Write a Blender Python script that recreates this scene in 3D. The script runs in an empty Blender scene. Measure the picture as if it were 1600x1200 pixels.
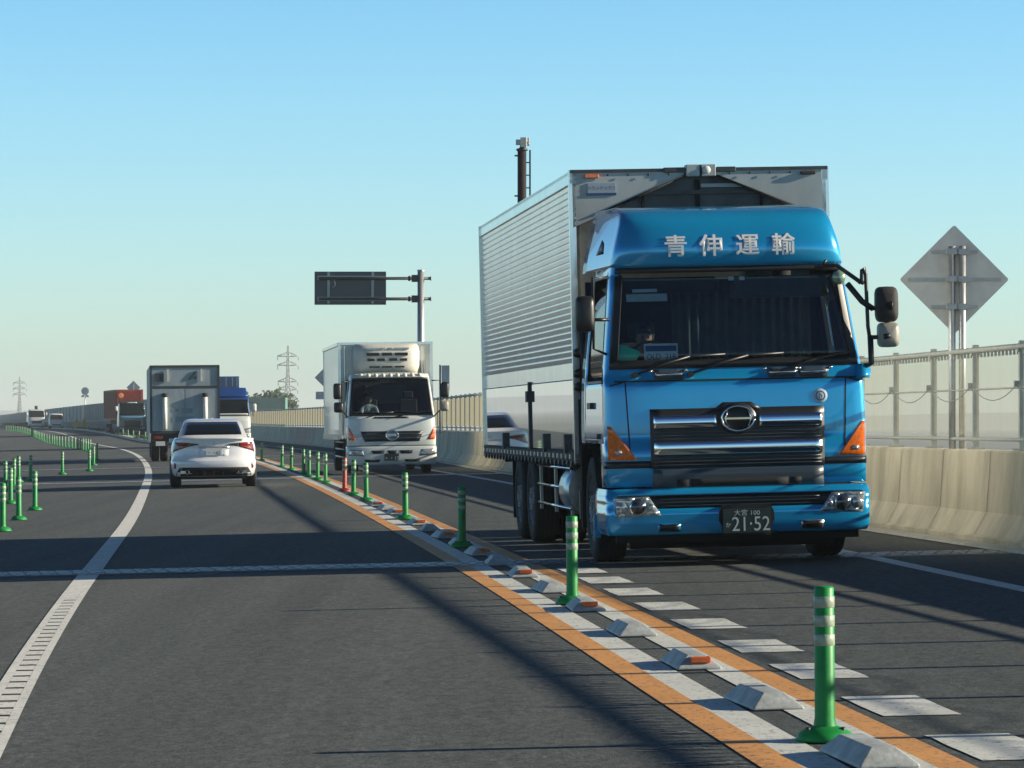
import bpy, bmesh, math, random
from mathutils import Vector, Matrix, Euler
random.seed(7)
S = bpy.context.scene
COL = S.collection
# ------------------------------------------------------------------ camera
CAMH = 1.41
cam_d = bpy.data.cameras.new('camera')
cam = bpy.data.objects.new('camera', cam_d); COL.objects.link(cam)
cam_d.sensor_width = 36.0
cam_d.lens = 5400/1600*36.0
cam_d.clip_start = 0.3; cam_d.clip_end = 60000
cam.location = (0, 0, CAMH)
cam.rotation_euler = (math.radians(90)+math.atan(62/5400), 0, 0)
S.camera = cam
# ------------------------------------------------------------------ light
SUN_EL = math.radians(18.3)
w = bpy.data.worlds.new('World'); S.world = w; w.use_nodes = True
nt = w.node_tree; nt.nodes.clear()
out = nt.nodes.new('ShaderNodeOutputWorld')
bg = nt.nodes.new('ShaderNodeBackground'); bg.inputs['Strength'].default_value = 0.15
sky = nt.nodes.new('ShaderNodeTexSky'); sky.sky_type = 'NISHITA'; sky.sun_disc = False
sky.sun_elevation = SUN_EL; sky.sun_rotation = math.radians(90)
sky.altitude = 0; sky.air_density = 1.0; sky.dust_density = 0.6; sky.ozone_density = 1.6
mul = nt.nodes.new('ShaderNodeMix'); mul.data_type = 'RGBA'; mul.blend_type = 'MULTIPLY'
mul.inputs[0].default_value = 1.0
tcw = nt.nodes.new('ShaderNodeTexCoord'); sx = nt.nodes.new('ShaderNodeSeparateXYZ'); nt.links.new(tcw.outputs['Generated'], sx.inputs[0])
srp = nt.nodes.new('ShaderNodeValToRGB'); nt.links.new(sx.outputs['Z'], srp.inputs[0])
SKYT = [(0.0, (.53, .70, .90)), (.035, (.475, .68, .87)), (.12, (.335, .60, .80)), (.22, (.20, .36, .54)), (.45, (.065, .11, .19)), (1.0, (.02, .04, .075))]
el = srp.color_ramp.elements
while len(el) < len(SKYT): el.new(.5)
for e_, (p_, c_) in zip(el, SKYT): e_.position = p_; e_.color = c_+(1,)
nt.links.new(srp.outputs[0], mul.inputs[7])
nt.links.new(sky.outputs[0], mul.inputs[6])
nt.links.new(mul.outputs[2], bg.inputs[0]); nt.links.new(bg.outputs[0], out.inputs[0])
sd = bpy.data.lights.new('sun', 'SUN'); sd.energy = 5.0; sd.angle = math.radians(0.53)
sd.color = (1.0, 0.88, 0.70)
sun = bpy.data.objects.new('sun', sd); COL.objects.link(sun)
sun.rotation_euler = (0, math.pi/2-SUN_EL, 0)
S.view_settings.view_transform = 'Standard'; S.view_settings.look = 'None'
S.view_settings.exposure = 0.85; S.view_settings.gamma = 1.0
S.cycles.use_denoising = True
S.cycles.max_bounces = 8; S.cycles.transparent_max_bounces = 24
S.cycles.caustics_reflective = True; S.cycles.blur_glossy = 1.0; S.cycles.sample_clamp_indirect = 6.0; S.cycles.caustics_refractive = False
# ------------------------------------------------------------------ materials
def mat(name, col, rough=.6, metal=0, coat=0, noise=0, nscale=8, bump=0, bscale=200, spec=.5, col2=None, dirt=0, vstretch=None, trans=0):
    m = bpy.data.materials.new(name); m.use_nodes = True
    n = m.node_tree; b = n.nodes['Principled BSDF']
    c = tuple(col)+(1,)
    b.inputs['Base Color'].default_value = c
    b.inputs['Roughness'].default_value = rough; b.inputs['Metallic'].default_value = metal
    b.inputs['Coat Weight'].default_value = coat; b.inputs['Coat Roughness'].default_value = .04
    b.inputs['Specular IOR Level'].default_value = spec
    tc = n.nodes.new('ShaderNodeTexCoord')
    src = tc.outputs['Object']
    if vstretch:
        mp = n.nodes.new('ShaderNodeMapping'); mp.inputs['Scale'].default_value = vstretch
        n.links.new(src, mp.inputs[0]); src = mp.outputs[0]
    if noise or dirt:
        t = n.nodes.new('ShaderNodeTexNoise'); t.inputs['Scale'].default_value = nscale; t.inputs['Detail'].default_value = 6
        t.inputs['Roughness'].default_value = .62
        n.links.new(src, t.inputs['Vector'])
        cr = n.nodes.new('ShaderNodeValToRGB')
        k = noise
        d2 = col2 if col2 else tuple(x*(1-k) for x in col)
        cr.color_ramp.elements[0].position = .34; cr.color_ramp.elements[0].color = tuple(d2)+(1,)
        cr.color_ramp.elements[1].position = .66; cr.color_ramp.elements[1].color = c if col2 else tuple(min(1, x*(1+k*.5)) for x in col)+(1,)
        n.links.new(t.outputs[0], cr.inputs[0]); n.links.new(cr.outputs[0], b.inputs['Base Color'])
    if bump:
        t2 = n.nodes.new('ShaderNodeTexNoise'); t2.inputs['Scale'].default_value = bscale; t2.inputs['Detail'].default_value = 3
        n.links.new(tc.outputs['Object'], t2.inputs['Vector'])
        bp = n.nodes.new('ShaderNodeBump'); bp.inputs['Strength'].default_value = bump; bp.inputs['Distance'].default_value = .01
        n.links.new(t2.outputs[0], bp.inputs['Height']); n.links.new(bp.outputs[0], b.inputs['Normal'])
    return m

def asphalt_mat():
    m = bpy.data.materials.new('asphalt'); m.use_nodes = True
    n = m.node_tree; L = n.links; b = n.nodes['Principled BSDF']
    tc = n.nodes.new('ShaderNodeTexCoord'); o = tc.outputs['Object']
    def noise(sc, det=4, mp=None, rough=.6):
        t = n.nodes.new('ShaderNodeTexNoise'); t.inputs['Scale'].default_value = sc; t.inputs['Detail'].default_value = det
        t.inputs['Roughness'].default_value = rough
        if mp:
            q = n.nodes.new('ShaderNodeMapping'); q.inputs['Rotation'].default_value = (0, 0, -.1); q.inputs['Scale'].default_value = mp
            L.new(o, q.inputs[0]); L.new(q.outputs[0], t.inputs[0])
        else: L.new(o, t.inputs[0])
        return t.outputs[0]
    def ramp(v, p0, c0, p1, c1):
        r = n.nodes.new('ShaderNodeValToRGB'); e = r.color_ramp.elements
        e[0].position = p0; e[0].color = c0+(1,); e[1].position = p1; e[1].color = c1+(1,)
        L.new(v, r.inputs[0]); return r.outputs[0]
    def mix(a, c, f=1.0, mode='MULTIPLY'):
        x = n.nodes.new('ShaderNodeMix'); x.data_type = 'RGBA'; x.blend_type = mode; x.inputs[0].default_value = f
        L.new(a, x.inputs[6]); L.new(c, x.inputs[7]); return x.outputs[2]
    big = ramp(noise(.25, 5, (1, .12, 1)), .3, (.066, .076, .076), .7, (.090, .098, .094))
    fine = ramp(noise(42, 3, None, .8), .30, (.35, .36, .37), .72, (1.9, 1.9, 1.88))
    grit = ramp(noise(17, 4, (1, .45, 1), .75), .36, (.62, .63, .64), .64, (1.35, 1.33, 1.30))
    streak = ramp(noise(1.6, 3, (1, .02, 1)), .3, (.80, .80, .81), .7, (1.13, 1.13, 1.12))
    vor = n.nodes.new('ShaderNodeTexVoronoi'); vor.inputs['Scale'].default_value = 9; L.new(o, vor.inputs[0])
    speck = ramp(vor.outputs['Distance'], .0, (3.2, 3.2, 3.0), .085, (1, 1, 1))
    f2 = ramp(noise(150, 2, None, .7), .36, (.30, .30, .31), .66, (1.85, 1.85, 1.82))
    v2 = n.nodes.new('ShaderNodeTexVoronoi'); v2.inputs['Scale'].default_value = 34; L.new(o, v2.inputs[0])
    pit = ramp(v2.outputs['Distance'], .02, (.30, .30, .32), .13, (1, 1, 1))
    c = mix(big, fine, .7); c = mix(c, grit, .8); c = mix(c, f2); c = mix(c, pit, .8); c = mix(c, streak); c = mix(c, speck, .8)
    L.new(c, b.inputs['Base Color']); b.inputs['Roughness'].default_value = .85
    b.inputs['Specular IOR Level'].default_value = .25
    bp = n.nodes.new('ShaderNodeBump'); bp.inputs['Strength'].default_value = .35; bp.inputs['Distance'].default_value = .006
    L.new(noise(60, 2), bp.inputs['Height']); L.new(bp.outputs[0], b.inputs['Normal'])
    return m

def paint_mat(name, col, wear):
    m = mat(name, col, .6, noise=.12, nscale=3, bump=.15, bscale=90, spec=.3)
    n = m.node_tree; b = n.nodes['Principled BSDF']; L = n.links
    tc = n.nodes.new('ShaderNodeTexCoord')
    t = n.nodes.new('ShaderNodeTexNoise'); t.inputs['Scale'].default_value = 26; t.inputs['Detail'].default_value = 6; t.inputs['Roughness'].default_value = .75
    L.new(tc.outputs['Object'], t.inputs[0])
    r = n.nodes.new('ShaderNodeValToRGB'); e = r.color_ramp.elements
    e[0].position = wear; e[0].color = (0, 0, 0, 1); e[1].position = wear+.05; e[1].color = (1, 1, 1, 1)
    L.new(t.outputs[0], r.inputs[0])
    x = n.nodes.new('ShaderNodeMix'); x.data_type = 'RGBA'; x.inputs[6].default_value = (.10, .10, .10, 1)
    src = b.inputs['Base Color'].links[0].from_socket
    L.new(r.outputs[0], x.inputs[0]); L.new(src, x.inputs[7]); L.new(x.outputs[2], b.inputs['Base Color'])
    return m

def glass_mat(name, tint, gl=.9):
    m = bpy.data.materials.new(name); m.use_nodes = True
    n = m.node_tree; n.nodes.clear(); L = n.links
    o = n.nodes.new('ShaderNodeOutputMaterial'); mx = n.nodes.new('ShaderNodeMixShader')
    t = n.nodes.new('ShaderNodeBsdfTransparent'); t.inputs[0].default_value = tint+(1,)
    g = n.nodes.new('ShaderNodeBsdfGlossy'); g.inputs['Roughness'].default_value = .03; g.inputs[0].default_value = (gl, gl, gl, 1)
    f = n.nodes.new('ShaderNodeFresnel'); f.inputs[0].default_value = 1.5
    L.new(f.outputs[0], mx.inputs[0]); L.new(t.outputs[0], mx.inputs[1]); L.new(g.outputs[0], mx.inputs[2]); L.new(mx.outputs[0], o.inputs[0])
    return m

def panel_mat():
    m = bpy.data.materials.new('translucent_panel'); m.use_nodes = True
    n = m.node_tree; n.nodes.clear(); L = n.links
    o = n.nodes.new('ShaderNodeOutputMaterial'); mx = n.nodes.new('ShaderNodeMixShader'); m2 = n.nodes.new('ShaderNodeMixShader')
    t = n.nodes.new('ShaderNodeBsdfTransparent'); t.inputs[0].default_value = (.93, .96, .95, 1)
    d = n.nodes.new('ShaderNodeBsdfDiffuse'); d.inputs[0].default_value = (.16, .18, .16, 1)
    tr = n.nodes.new('ShaderNodeBsdfTranslucent'); tr.inputs[0].default_value = (.24, .23, .17, 1)
    tc = n.nodes.new('ShaderNodeTexCoord'); ns = n.nodes.new('ShaderNodeTexNoise'); ns.inputs['Scale'].default_value = 3
    mp = n.nodes.new('ShaderNodeMapping'); mp.inputs['Scale'].default_value = (1, 1, .15); L.new(tc.outputs['Object'], mp.inputs[0]); L.new(mp.outputs[0], ns.inputs[0])
    lw = n.nodes.new('ShaderNodeLayerWeight'); lw.inputs[0].default_value = .5
    r = n.nodes.new('ShaderNodeValToRGB'); r.color_ramp.elements[0].position = .55; r.color_ramp.elements[0].color = (.06, .06, .06, 1)
    r.color_ramp.elements[1].position = .925; r.color_ramp.elements[1].color = (.96, .96, .96, 1)
    e = r.color_ramp.elements.new(.78); e.color = (.42, .42, .42, 1)
    ad = n.nodes.new('ShaderNodeMath'); ad.operation = 'MULTIPLY_ADD'; ad.inputs[1].default_value = .12
    sb = n.nodes.new('ShaderNodeMath'); sb.operation = 'SUBTRACT'; sb.inputs[1].default_value = .5; L.new(ns.outputs[0], sb.inputs[0])
    L.new(lw.outputs['Facing'], r.inputs[0]); L.new(sb.outputs[0], ad.inputs[0]); L.new(r.outputs[0], ad.inputs[2])
    L.new(ad.outputs[0], mx.inputs[0])
    m2.inputs[0].default_value = .6
    L.new(d.outputs[0], m2.inputs[1]); L.new(tr.outputs[0], m2.inputs[2])
    L.new(t.outputs[0], mx.inputs[1]); L.new(m2.outputs[0], mx.inputs[2]); L.new(mx.outputs[0], o.inputs[0])
    return m

M = dict(
 asphalt=asphalt_mat(),
 white_line=paint_mat('white_road_paint', (.72, .72, .66), .375),
 orange_line=paint_mat('orange_road_paint', (.74, .35, .105), .385),
 concrete=mat('barrier_concrete', (.50, .46, .35), .85, noise=.34, nscale=1.6, bump=.4, bscale=30, vstretch=(1, 1, .35)),
 kerbcon=mat('kerb_concrete', (.42, .41, .36), .85, noise=.2, nscale=4, bump=.3, bscale=60),
 steel=mat('galvanised_steel', (.42, .44, .44), .45, metal=.55, noise=.15, nscale=14),
 darksteel=mat('dark_steel', (.07, .075, .08), .55, metal=.4, noise=.3, nscale=9),
 jointsteel=mat('joint_steel', (.40, .43, .46), .42, metal=.5, noise=.35, nscale=9),
 jointcon=mat('joint_concrete', (.20, .20, .195), .8, noise=.25, nscale=7, bump=.2),
 panel=panel_mat(),
 fencepost=mat('fence_post_grey', (.42, .44, .40), .6, metal=.1, noise=.15, nscale=10),
 signback=mat('sign_back_grey', (.52, .54, .53), .55, metal=.0, noise=.12, nscale=5),
 brown=mat('dark_brown_paint', (.022, .014, .016), .55, noise=.3, nscale=6),
 white=mat('white_equipment', (.72, .70, .64), .5, noise=.1),
 postgreen=mat('green_post_rubber', (.010, .25, .05), .48, noise=.22, nscale=14, spec=.4),
 postred=mat('red_post_rubber', (.45, .05, .03), .5, noise=.2, nscale=14),
 band=mat('reflective_band', (.30, .38, .28), .35, noise=.25, nscale=30),
 block=mat('divider_block_white', (.47, .49, .48), .55, noise=.38, nscale=7, bump=.2, bscale=40),
 reflector=mat('orange_reflector', (.75, .13, .01), .25, noise=.2, nscale=60, coat=.5),
 tyre=mat('tyre_rubber', (.014, .014, .015), .8, noise=.3, nscale=12),
 rim=mat('steel_wheel', (.20, .21, .22), .5, metal=.5, noise=.3, nscale=12),
 black=mat('black_plastic', (.012, .013, .015), .42, noise=.2, nscale=12),
 blackm=mat('matt_black', (.008, .009, .010), .85, noise=.2, nscale=12),
 grime=mat('chassis_grime', (.030, .028, .027), .75, noise=.45, nscale=7),
 chrome=mat('chrome', (.80, .81, .82), .09, metal=1),
 chromedull=mat('dull_aluminium', (.55, .57, .58), .3, metal=.9, noise=.2, nscale=8),
 blue=mat('blue_truck_paint', (.008, .32, .62), .20, metal=.30, coat=1, noise=.05, nscale=2),
 bluedark=mat('dark_panel_grey', (.035, .05, .065), .4, coat=.3),
 alu=mat('corrugated_aluminium', (.86, .88, .88), .20, metal=.75, noise=.10, nscale=3, vstretch=(1, 1, .25)),
 alumirror=mat('polished_aluminium_gate', (.78, .80, .81), .02, metal=.97, noise=.05, nscale=2),
 boxwhite=mat('box_front_white', (.38, .42, .42), .55, noise=.14, nscale=3, vstretch=(1, 1, .4)),
 boxrecess=mat('box_recess_grey', (.085, .10, .105), .7, noise=.35, nscale=5),
 amber=mat('amber_lens', (.80, .15, .01), .12, noise=.35, nscale=30, coat=1),
 lens=mat('clear_lamp_lens', (.50, .54, .54), .12, metal=.55, noise=.5, nscale=16, coat=1),
 lampdark=mat('lamp_projector_dark', (.03, .035, .04), .08, coat=1),
 redlens=mat('red_tail_lens', (.20, .012, .010), .2, coat=.5, noise=.3, nscale=20),
 carwhite=mat('white_car_paint', (.74, .75, .76), .25, coat=1, noise=.03),
 truckwhite=mat('white_truck_paint', (.62, .64, .60), .35, coat=.6, noise=.08, nscale=3),
 reefer=mat('cream_cooling_unit', (.62, .60, .52), .5, noise=.08, nscale=4),
 darkglass=mat('dark_window_glass', (.006, .010, .012), .12, spec=.35),
 wglass=glass_mat('windscreen_glass', (.80, .86, .87)),
 cabin=mat('cabin_dark_fabric', (.016, .020, .024), .9, noise=.3),
 curtain=mat('cabin_curtain', (.06, .08, .082), .9, noise=.2, nscale=6),
 skin=mat('skin', (.20, .115, .08), .6, noise=.1), hair=mat('black_hair', (.01, .009, .009), .6),
 shirt=mat('driver_shirt', (.04, .055, .08), .9, noise=.2), shirt2=mat('driver_shirt_pale', (.3, .32, .33), .9, noise=.2),
 letter=mat('white_lettering', (.72, .72, .70), .5),
 letterblue=mat('blue_lettering', (.02, .06, .16), .5),
 green_card=mat('green_card', (.05, .85, .55), .6, noise=.1), card=mat('pale_card', (.85, .92, .95), .6, noise=.08),
 cardblue=mat('card_blue_band', (.03, .13, .27), .6), label=mat('window_label', (.60, .72, .74), .6, noise=.1),
 plate=mat('green_number_plate', (.010, .028, .024), .5, noise=.2), platew=mat('white_number_plate', (.6, .62, .6), .5),
 platech=mat('plate_characters', (.50, .54, .54), .5),
 badge=mat('round_badge', (.45, .55, .62), .5),
 trailer=mat('trailer_door_grey', (.29, .35, .38), .5, noise=.2, nscale=2.5, vstretch=(1, 1, .3)),
 trailerdk=mat('trailer_frame_dark', (.04, .05, .05), .6), pale=mat('pale_patch', (.16, .24, .29), .6), emblem=mat('dark_green_emblem', (.01, .06, .055), .6),
 contred=mat('red_container', (.30, .035, .018), .6, noise=.25, nscale=1.5), contorange=mat('orange_emblem', (.7, .22, .08), .6),
 cabgreen=mat('teal_cab_paint', (.006, .05, .055), .35, coat=.8, noise=.1), cabblue=mat('deep_blue_cab_paint', (.006, .05, .20), .35, coat=.8, noise=.1),
 cablight=mat('light_blue_panel', (.10, .24, .36), .4, coat=.5),
 wallgrey=mat('noise_wall_grey', (.27, .31, .30), .7, noise=.12, nscale=.12),
 farbase_shaded=mat('far_barrier_concrete_shaded', (.14, .165, .165), .85, noise=.2, nscale=.5),
 greenwall=mat('green_wall_panel', (.10, .24, .20), .8, noise=.2, nscale=.3),
 pylon=mat('pylon_steel', (.30, .32, .32), .6, metal=.2),
 leaf=mat('leaves', (.045, .085, .045), .9, noise=.4, nscale=.6), bark=mat('bark', (.06, .045, .03), .9),
 land=mat('far_land', (.10, .11, .08), .95, noise=.4, nscale=.004), hill=mat('hill_wood', (.05, .075, .06), .95, noise=.3, nscale=.002),
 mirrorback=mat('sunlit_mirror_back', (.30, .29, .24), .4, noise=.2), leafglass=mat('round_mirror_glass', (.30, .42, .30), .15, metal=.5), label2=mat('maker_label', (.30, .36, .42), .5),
 yellow=mat('yellow_board', (.5, .36, .06), .6), fleck=mat('worn_paint_flecks', (.17, .18, .18), .8),
)
# ------------------------------------------------------------------ mesh helpers
class MB:
    def __init__(s): s.v = []; s.f = []; s.m = []; s.mats = []; s.sm = []
    def mi(s, m):
        m = M[m] if isinstance(m, str) else m
        if m not in s.mats: s.mats.append(m)
        return s.mats.index(m)
    def add(s, vs, fs, m, smooth=False):
        o = len(s.v); s.v += [tuple(p) for p in vs]; i = s.mi(m)
        for f in fs: s.f.append([a+o for a in f]); s.m.append(i); s.sm.append(smooth)
        return s
    def box(s, x0, x1, y0, y1, z0, z1, m, T=None):
        vs = [Vector((x, y, z)) for z in (z0, z1) for y in (y0, y1) for x in (x0, x1)]
        if T: vs = [T @ p for p in vs]
        return s.add(vs, [(0, 2, 3, 1), (4, 5, 7, 6), (0, 1, 5, 4), (2, 6, 7, 3), (0, 4, 6, 2), (1, 3, 7, 5)], m)
    def cyl(s, p0, p1, r0, m, r1=None, n=12, smooth=True):
        p0 = Vector(p0); p1 = Vector(p1); r1 = r0 if r1 is None else r1
        d = (p1-p0).normalized(); a = d.orthogonal().normalized(); b = d.cross(a)
        vs = []
        for p, r in ((p0, r0), (p1, r1)):
            for k in range(n):
                t = 2*math.pi*k/n; vs.append(p+(a*math.cos(t)+b*math.sin(t))*r)
        s.add(vs, [(k, (k+1) % n, n+(k+1) % n, n+k) for k in range(n)], m, smooth)
        s.add(vs[:n], [tuple(range(n))[::-1]], m); s.add(vs[n:], [tuple(range(n))], m)
        return s
    def tube(s, pts, r, m, n=8):
        pts = [Vector(p) for p in pts]
        rings = []
        a = None
        for i, p in enumerate(pts):
            d = (pts[min(i+1, len(pts)-1)]-pts[max(i-1, 0)]).normalized()
            a = d.orthogonal().normalized() if a is None else (a-d*a.dot(d)).normalized()
            b = d.cross(a)
            rings.append([p+(a*math.cos(2*math.pi*k/n)+b*math.sin(2*math.pi*k/n))*r for k in range(n)])
        vs = [v for q in rings for v in q]
        fs = [(i*n+k, i*n+(k+1) % n, (i+1)*n+(k+1) % n, (i+1)*n+k) for i in range(len(pts)-1) for k in range(n)]
        s.add(vs, fs, m, True)
        s.add(rings[0], [tuple(range(n))[::-1]], m); s.add(rings[-1], [tuple(range(n))], m)
        return s
    def lathe(s, prof, c, m, axis='z', n=20, smooth=True):
        vs = []
        for r, h in prof:
            for k in range(n):
                t = 2*math.pi*k/n; a, b = r*math.cos(t), r*math.sin(t)
                vs.append((c[0]+a, c[1]+b, c[2]+h) if axis == 'z' else (c[0]+h, c[1]+a, c[2]+b) if axis == 'x' else (c[0]+a, c[1]+h, c[2]+b))
        fs = [(i*n+k, i*n+(k+1) % n, (i+1)*n+(k+1) % n, (i+1)*n+k) for i in range(len(prof)-1) for k in range(n)]
        return s.add(vs, fs, m, smooth)
    def prism(s, poly, a0, a1, m, axis='y', T=None):
        n = len(poly)
        def P(p, a): return Vector((p[0], a, p[1])) if axis == 'y' else Vector((a, p[0], p[1])) if axis == 'x' else Vector((p[0], p[1], a))
        vs = [P(p, a0) for p in poly]+[P(p, a1) for p in poly]
        if T: vs = [T @ p for p in vs]
        return s.add(vs, [tuple(range(n)), tuple(range(2*n-1, n-1, -1))]+[(k, n+k, n+(k+1) % n, (k+1) % n) for k in range(n)], m)
    def grid(s, rows, m, smooth=True, closed=False):
        nr, nc = len(rows), len(rows[0])
        vs = [p for r in rows for p in r]
        fs = [(i*nc+j, i*nc+(j+1) % nc, (i+1)*nc+(j+1) % nc, (i+1)*nc+j) for i in range(nr-1) for j in range(nc if closed else nc-1)]
        return s.add(vs, fs, m, smooth)
    def slab(s, A, B, m, m2=None, smooth=True):
        """closed thick sheet between two equal grids A (outer) and B (inner)"""
        nr, nc = len(A), len(A[0]); o = nr*nc
        vs = [p for r in A for p in r]+[p for r in B for p in r]
        q = [(i*nc+j, i*nc+j+1, (i+1)*nc+j+1, (i+1)*nc+j) for i in range(nr-1) for j in range(nc-1)]
        s.add(vs, q, m, smooth)
        edge = [(j, j+1) for j in range(nc-1)]+[((i+1)*nc-1, (i+2)*nc-1) for i in range(nr-1)] + \
               [((nr-1)*nc+j+1, (nr-1)*nc+j) for j in range(nc-1)]+[((i+1)*nc, i*nc) for i in range(nr-1)]
        s.add(vs, [(b, a, a+o, b+o) for a, b in edge], m2 or m)
        s.add(vs, [(a+o, d+o, c+o, b+o) for a, b, c, d in q], m2 or m, smooth)
        return s
    def build(s, name, parent=None, bevel=0, fix=True):
        me = bpy.data.meshes.new(name); me.from_pydata(s.v, [], s.f)
        for m in s.mats: me.materials.append(m)
        me.polygons.foreach_set('material_index', s.m); me.polygons.foreach_set('use_smooth', s.sm)
        if fix:
            bm = bmesh.new(); bm.from_mesh(me)
            bmesh.ops.remove_doubles(bm, verts=bm.verts, dist=1e-5)
            bmesh.ops.recalc_face_normals(bm, faces=bm.faces); bm.to_mesh(me); bm.free()
        me.update()
        o = bpy.data.objects.new(name, me); COL.objects.link(o)
        if parent: o.parent = parent
        if bevel:
            b = o.modifiers.new('bevel', 'BEVEL'); b.width = bevel; b.segments = 2; b.limit_method = 'ANGLE'; b.angle_limit = math.radians(40)
        return o

def tag(o, label=None, cat=None, group=None, kind=None):
    if label: o['label'] = label
    if cat: o['category'] = cat
    if group: o['group'] = group
    if kind: o['kind'] = kind
    return o
def empty(name, loc=(0, 0, 0), rz=0, roll=0):
    o = bpy.data.objects.new(name, None); COL.objects.link(o); o.location = loc; o.rotation_euler = (0, -roll, rz)
    o.empty_display_size = .2
    return o
def children(o): return [c for c in bpy.data.objects if c.parent == o]
def copy_tree(o, parent=None):
    c = o.copy(); COL.objects.link(c); c.parent = parent
    for k in children(o): copy_tree(k, c)
    return c

def interp(ks, x):
    """monotone-ish cubic through knots"""
    n = len(ks)
    if x <= ks[0][0]: i = 0
    elif x >= ks[-1][0]: i = n-2
    else:
        i = 0
        while ks[i+1][0] < x: i += 1
    def slope(j):
        if j <= 0: return (ks[1][1]-ks[0][1])/(ks[1][0]-ks[0][0])
        if j >= n-1: return (ks[-1][1]-ks[-2][1])/(ks[-1][0]-ks[-2][0])
        a = (ks[j][1]-ks[j-1][1])/(ks[j][0]-ks[j-1][0]); b = (ks[j+1][1]-ks[j][1])/(ks[j+1][0]-ks[j][0])
        h0 = ks[j][0]-ks[j-1][0]; h1 = ks[j+1][0]-ks[j][0]
        return (a*h1+b*h0)/(h0+h1)
    x0, y0 = ks[i]; x1, y1 = ks[i+1]
    if x < x0: return y0+slope(0)*(x-x0)
    if x > x1: return y1+slope(n-1)*(x-x1)
    h = x1-x0; t = (x-x0)/h; a, b = slope(i)*h, slope(i+1)*h
    return y0*(2*t**3-3*t*t+1)+a*(t**3-2*t*t+t)+y1*(-2*t**3+3*t*t)+b*(t**3-t*t)
def lin(ks, x):
    if x <= ks[0][0]: return ks[0][1]
    for (a, b), (c, d) in zip(ks, ks[1:]):
        if x <= c: return b+(d-b)*(x-a)/(c-a)
    return ks[-1][1]
def text_geo(s, size):
    cu = bpy.data.curves.new('t', 'FONT'); cu.body = s; cu.size = size; cu.align_x = 'CENTER'; cu.resolution_u = 3
    o = bpy.data.objects.new('t', cu); COL.objects.link(o)
    dg = bpy.context.evaluated_depsgraph_get(); me = o.evaluated_get(dg).to_mesh()
    vs = [v.co.copy() for v in me.vertices]; fs = [tuple(p.vertices) for p in me.polygons]
    o.evaluated_get(dg).to_mesh_clear(); bpy.data.objects.remove(o); bpy.data.curves.remove(cu)
    return vs, fs
# ------------------------------------------------------------------ road geometry (Y forward, X right)
K = .1015
SUP = .023
LW = [(-20, 1.28), (10, -1.765), (20, -2.79), (28, -3.547), (36, -4.26), (47.2, -5.26), (68.9, -7.35), (95.5, -10.04), (129, -13.75), (160, -17.5), (198, -22.7), (226, -27.1),
      (280, -35.2), (336, -43.6), (440, -61), (500, -71.6), (570, -83.8), (772, -118), (1093, -172), (1500, -249)]
ML = [(-20, 3.9), (0, 2.08), (13.2, .95), (30.5, -.446), (47.6, -1.94), (84.4, -5.40), (120, -9.12), (160, -13.75), (198, -19.0), (226, -23.4), (280, -31.5), (336, -39.9),
      (440, -57.3), (500, -67.9), (570, -80.1), (772, -114.3), (1093, -168.3), (1500, -245)]
RW = [(-20, 8.03), (25.4, 3.77), (32.5, 3.19), (74, -.41), (87, -1.77), (120, -5.1), (160, -9.6), (198, -15.0), (226, -19.3), (280, -27.4), (336, -35.8), (440, -53.2), (570, -76), (1500, -241)]
WB = [(-20, 10.03), (32, 4.75), (39.3, 4.01), (90.8, -.82), (109, -2.36), (140, -5.6), (176, -9.8), (231, -16.95), (257, -20.3), (336, -32), (440, -51.3), (570, -74), (772, -108), (1093, -162), (1500, -239)]
def g_(Y): return 1.029-.029*min(1, max(0, (Y-40)/40))
def warp(ks): return [(y*g_(y), x*g_(y)) for y, x in ks]
LW, ML, RW, WB = warp(LW), warp(ML), warp(RW), warp(WB)
def smooth(a, b, x):
    t = min(1, max(0, (x-a)/(b-a))); return t*t*(3-2*t)
def zg(X, Y):
    s = X-interp(LW, Y)-.62
    return SUP*min(11, max(-9, s))+.6*smooth(210, 420, Y)+.04*min(1, max(0, (Y-41)/39))
def gp(X, Y, dz=0): return (X, Y, zg(X, Y)+dz)
def heading(Y, c=ML):
    return math.atan2(-(interp(c, Y+1)-interp(c, Y-1)), 2)
def ysteps(a, b):
    r = [a]; 
    while r[-1] < b: r.append(min(b, r[-1]+max(1.5, abs(r[-1])*.035)))
    return r
def strip(mb, c, off0, off1, ya, yb, dz, m, th=0):
    ys = ysteps(ya, yb)
    A = [[gp(interp(c, y)+o, y, dz) for o in (off0, off1)] for y in ys]
    mb.grid(A, m, False)
# ------------------------------------------------------------------ land, sky side, road
mb = MB()
R_ = 22000
mb.grid([[(x, y, -8) for x in (-R_, -3000, -600, 600, 3000, R_)] for y in (-2000, -200, 300, 1500, 5000, R_)], 'land', False)
tag(mb.build('ground', fix=False), kind='structure')
mb = MB()
ys = ysteps(-20, 1500)
offs = [-14, -9, -5, -2.5, 0, 2, 4, 6, 8]
rows = []
for y in ys:
    l = interp(LW, y); wx = interp(WB, y)+.5
    xs = [l+o for o in offs if l+o < wx-.3]
    xs = [l-14+(wx-l+14)*k/14 for k in range(15)]
    rows.append([gp(x, y) for x in xs])
mb.grid(rows, 'asphalt', True)
bot = [[(r[0][0]-.2, r[0][1], -1.2), (r[-1][0]+.1, r[-1][1], -1.2)] for r in rows]
mb.grid([[r[0], (r[0][0]-.2, r[0][1], -1.2)] for r in rows], 'concrete', False)
mb.grid([[r[-1], (r[-1][0]+.1, r[-1][1], -1.2)] for r in rows], 'concrete', False)
mb.grid(bot, 'concrete', False)
tag(mb.build('road', fix=False), kind='structure')

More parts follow.
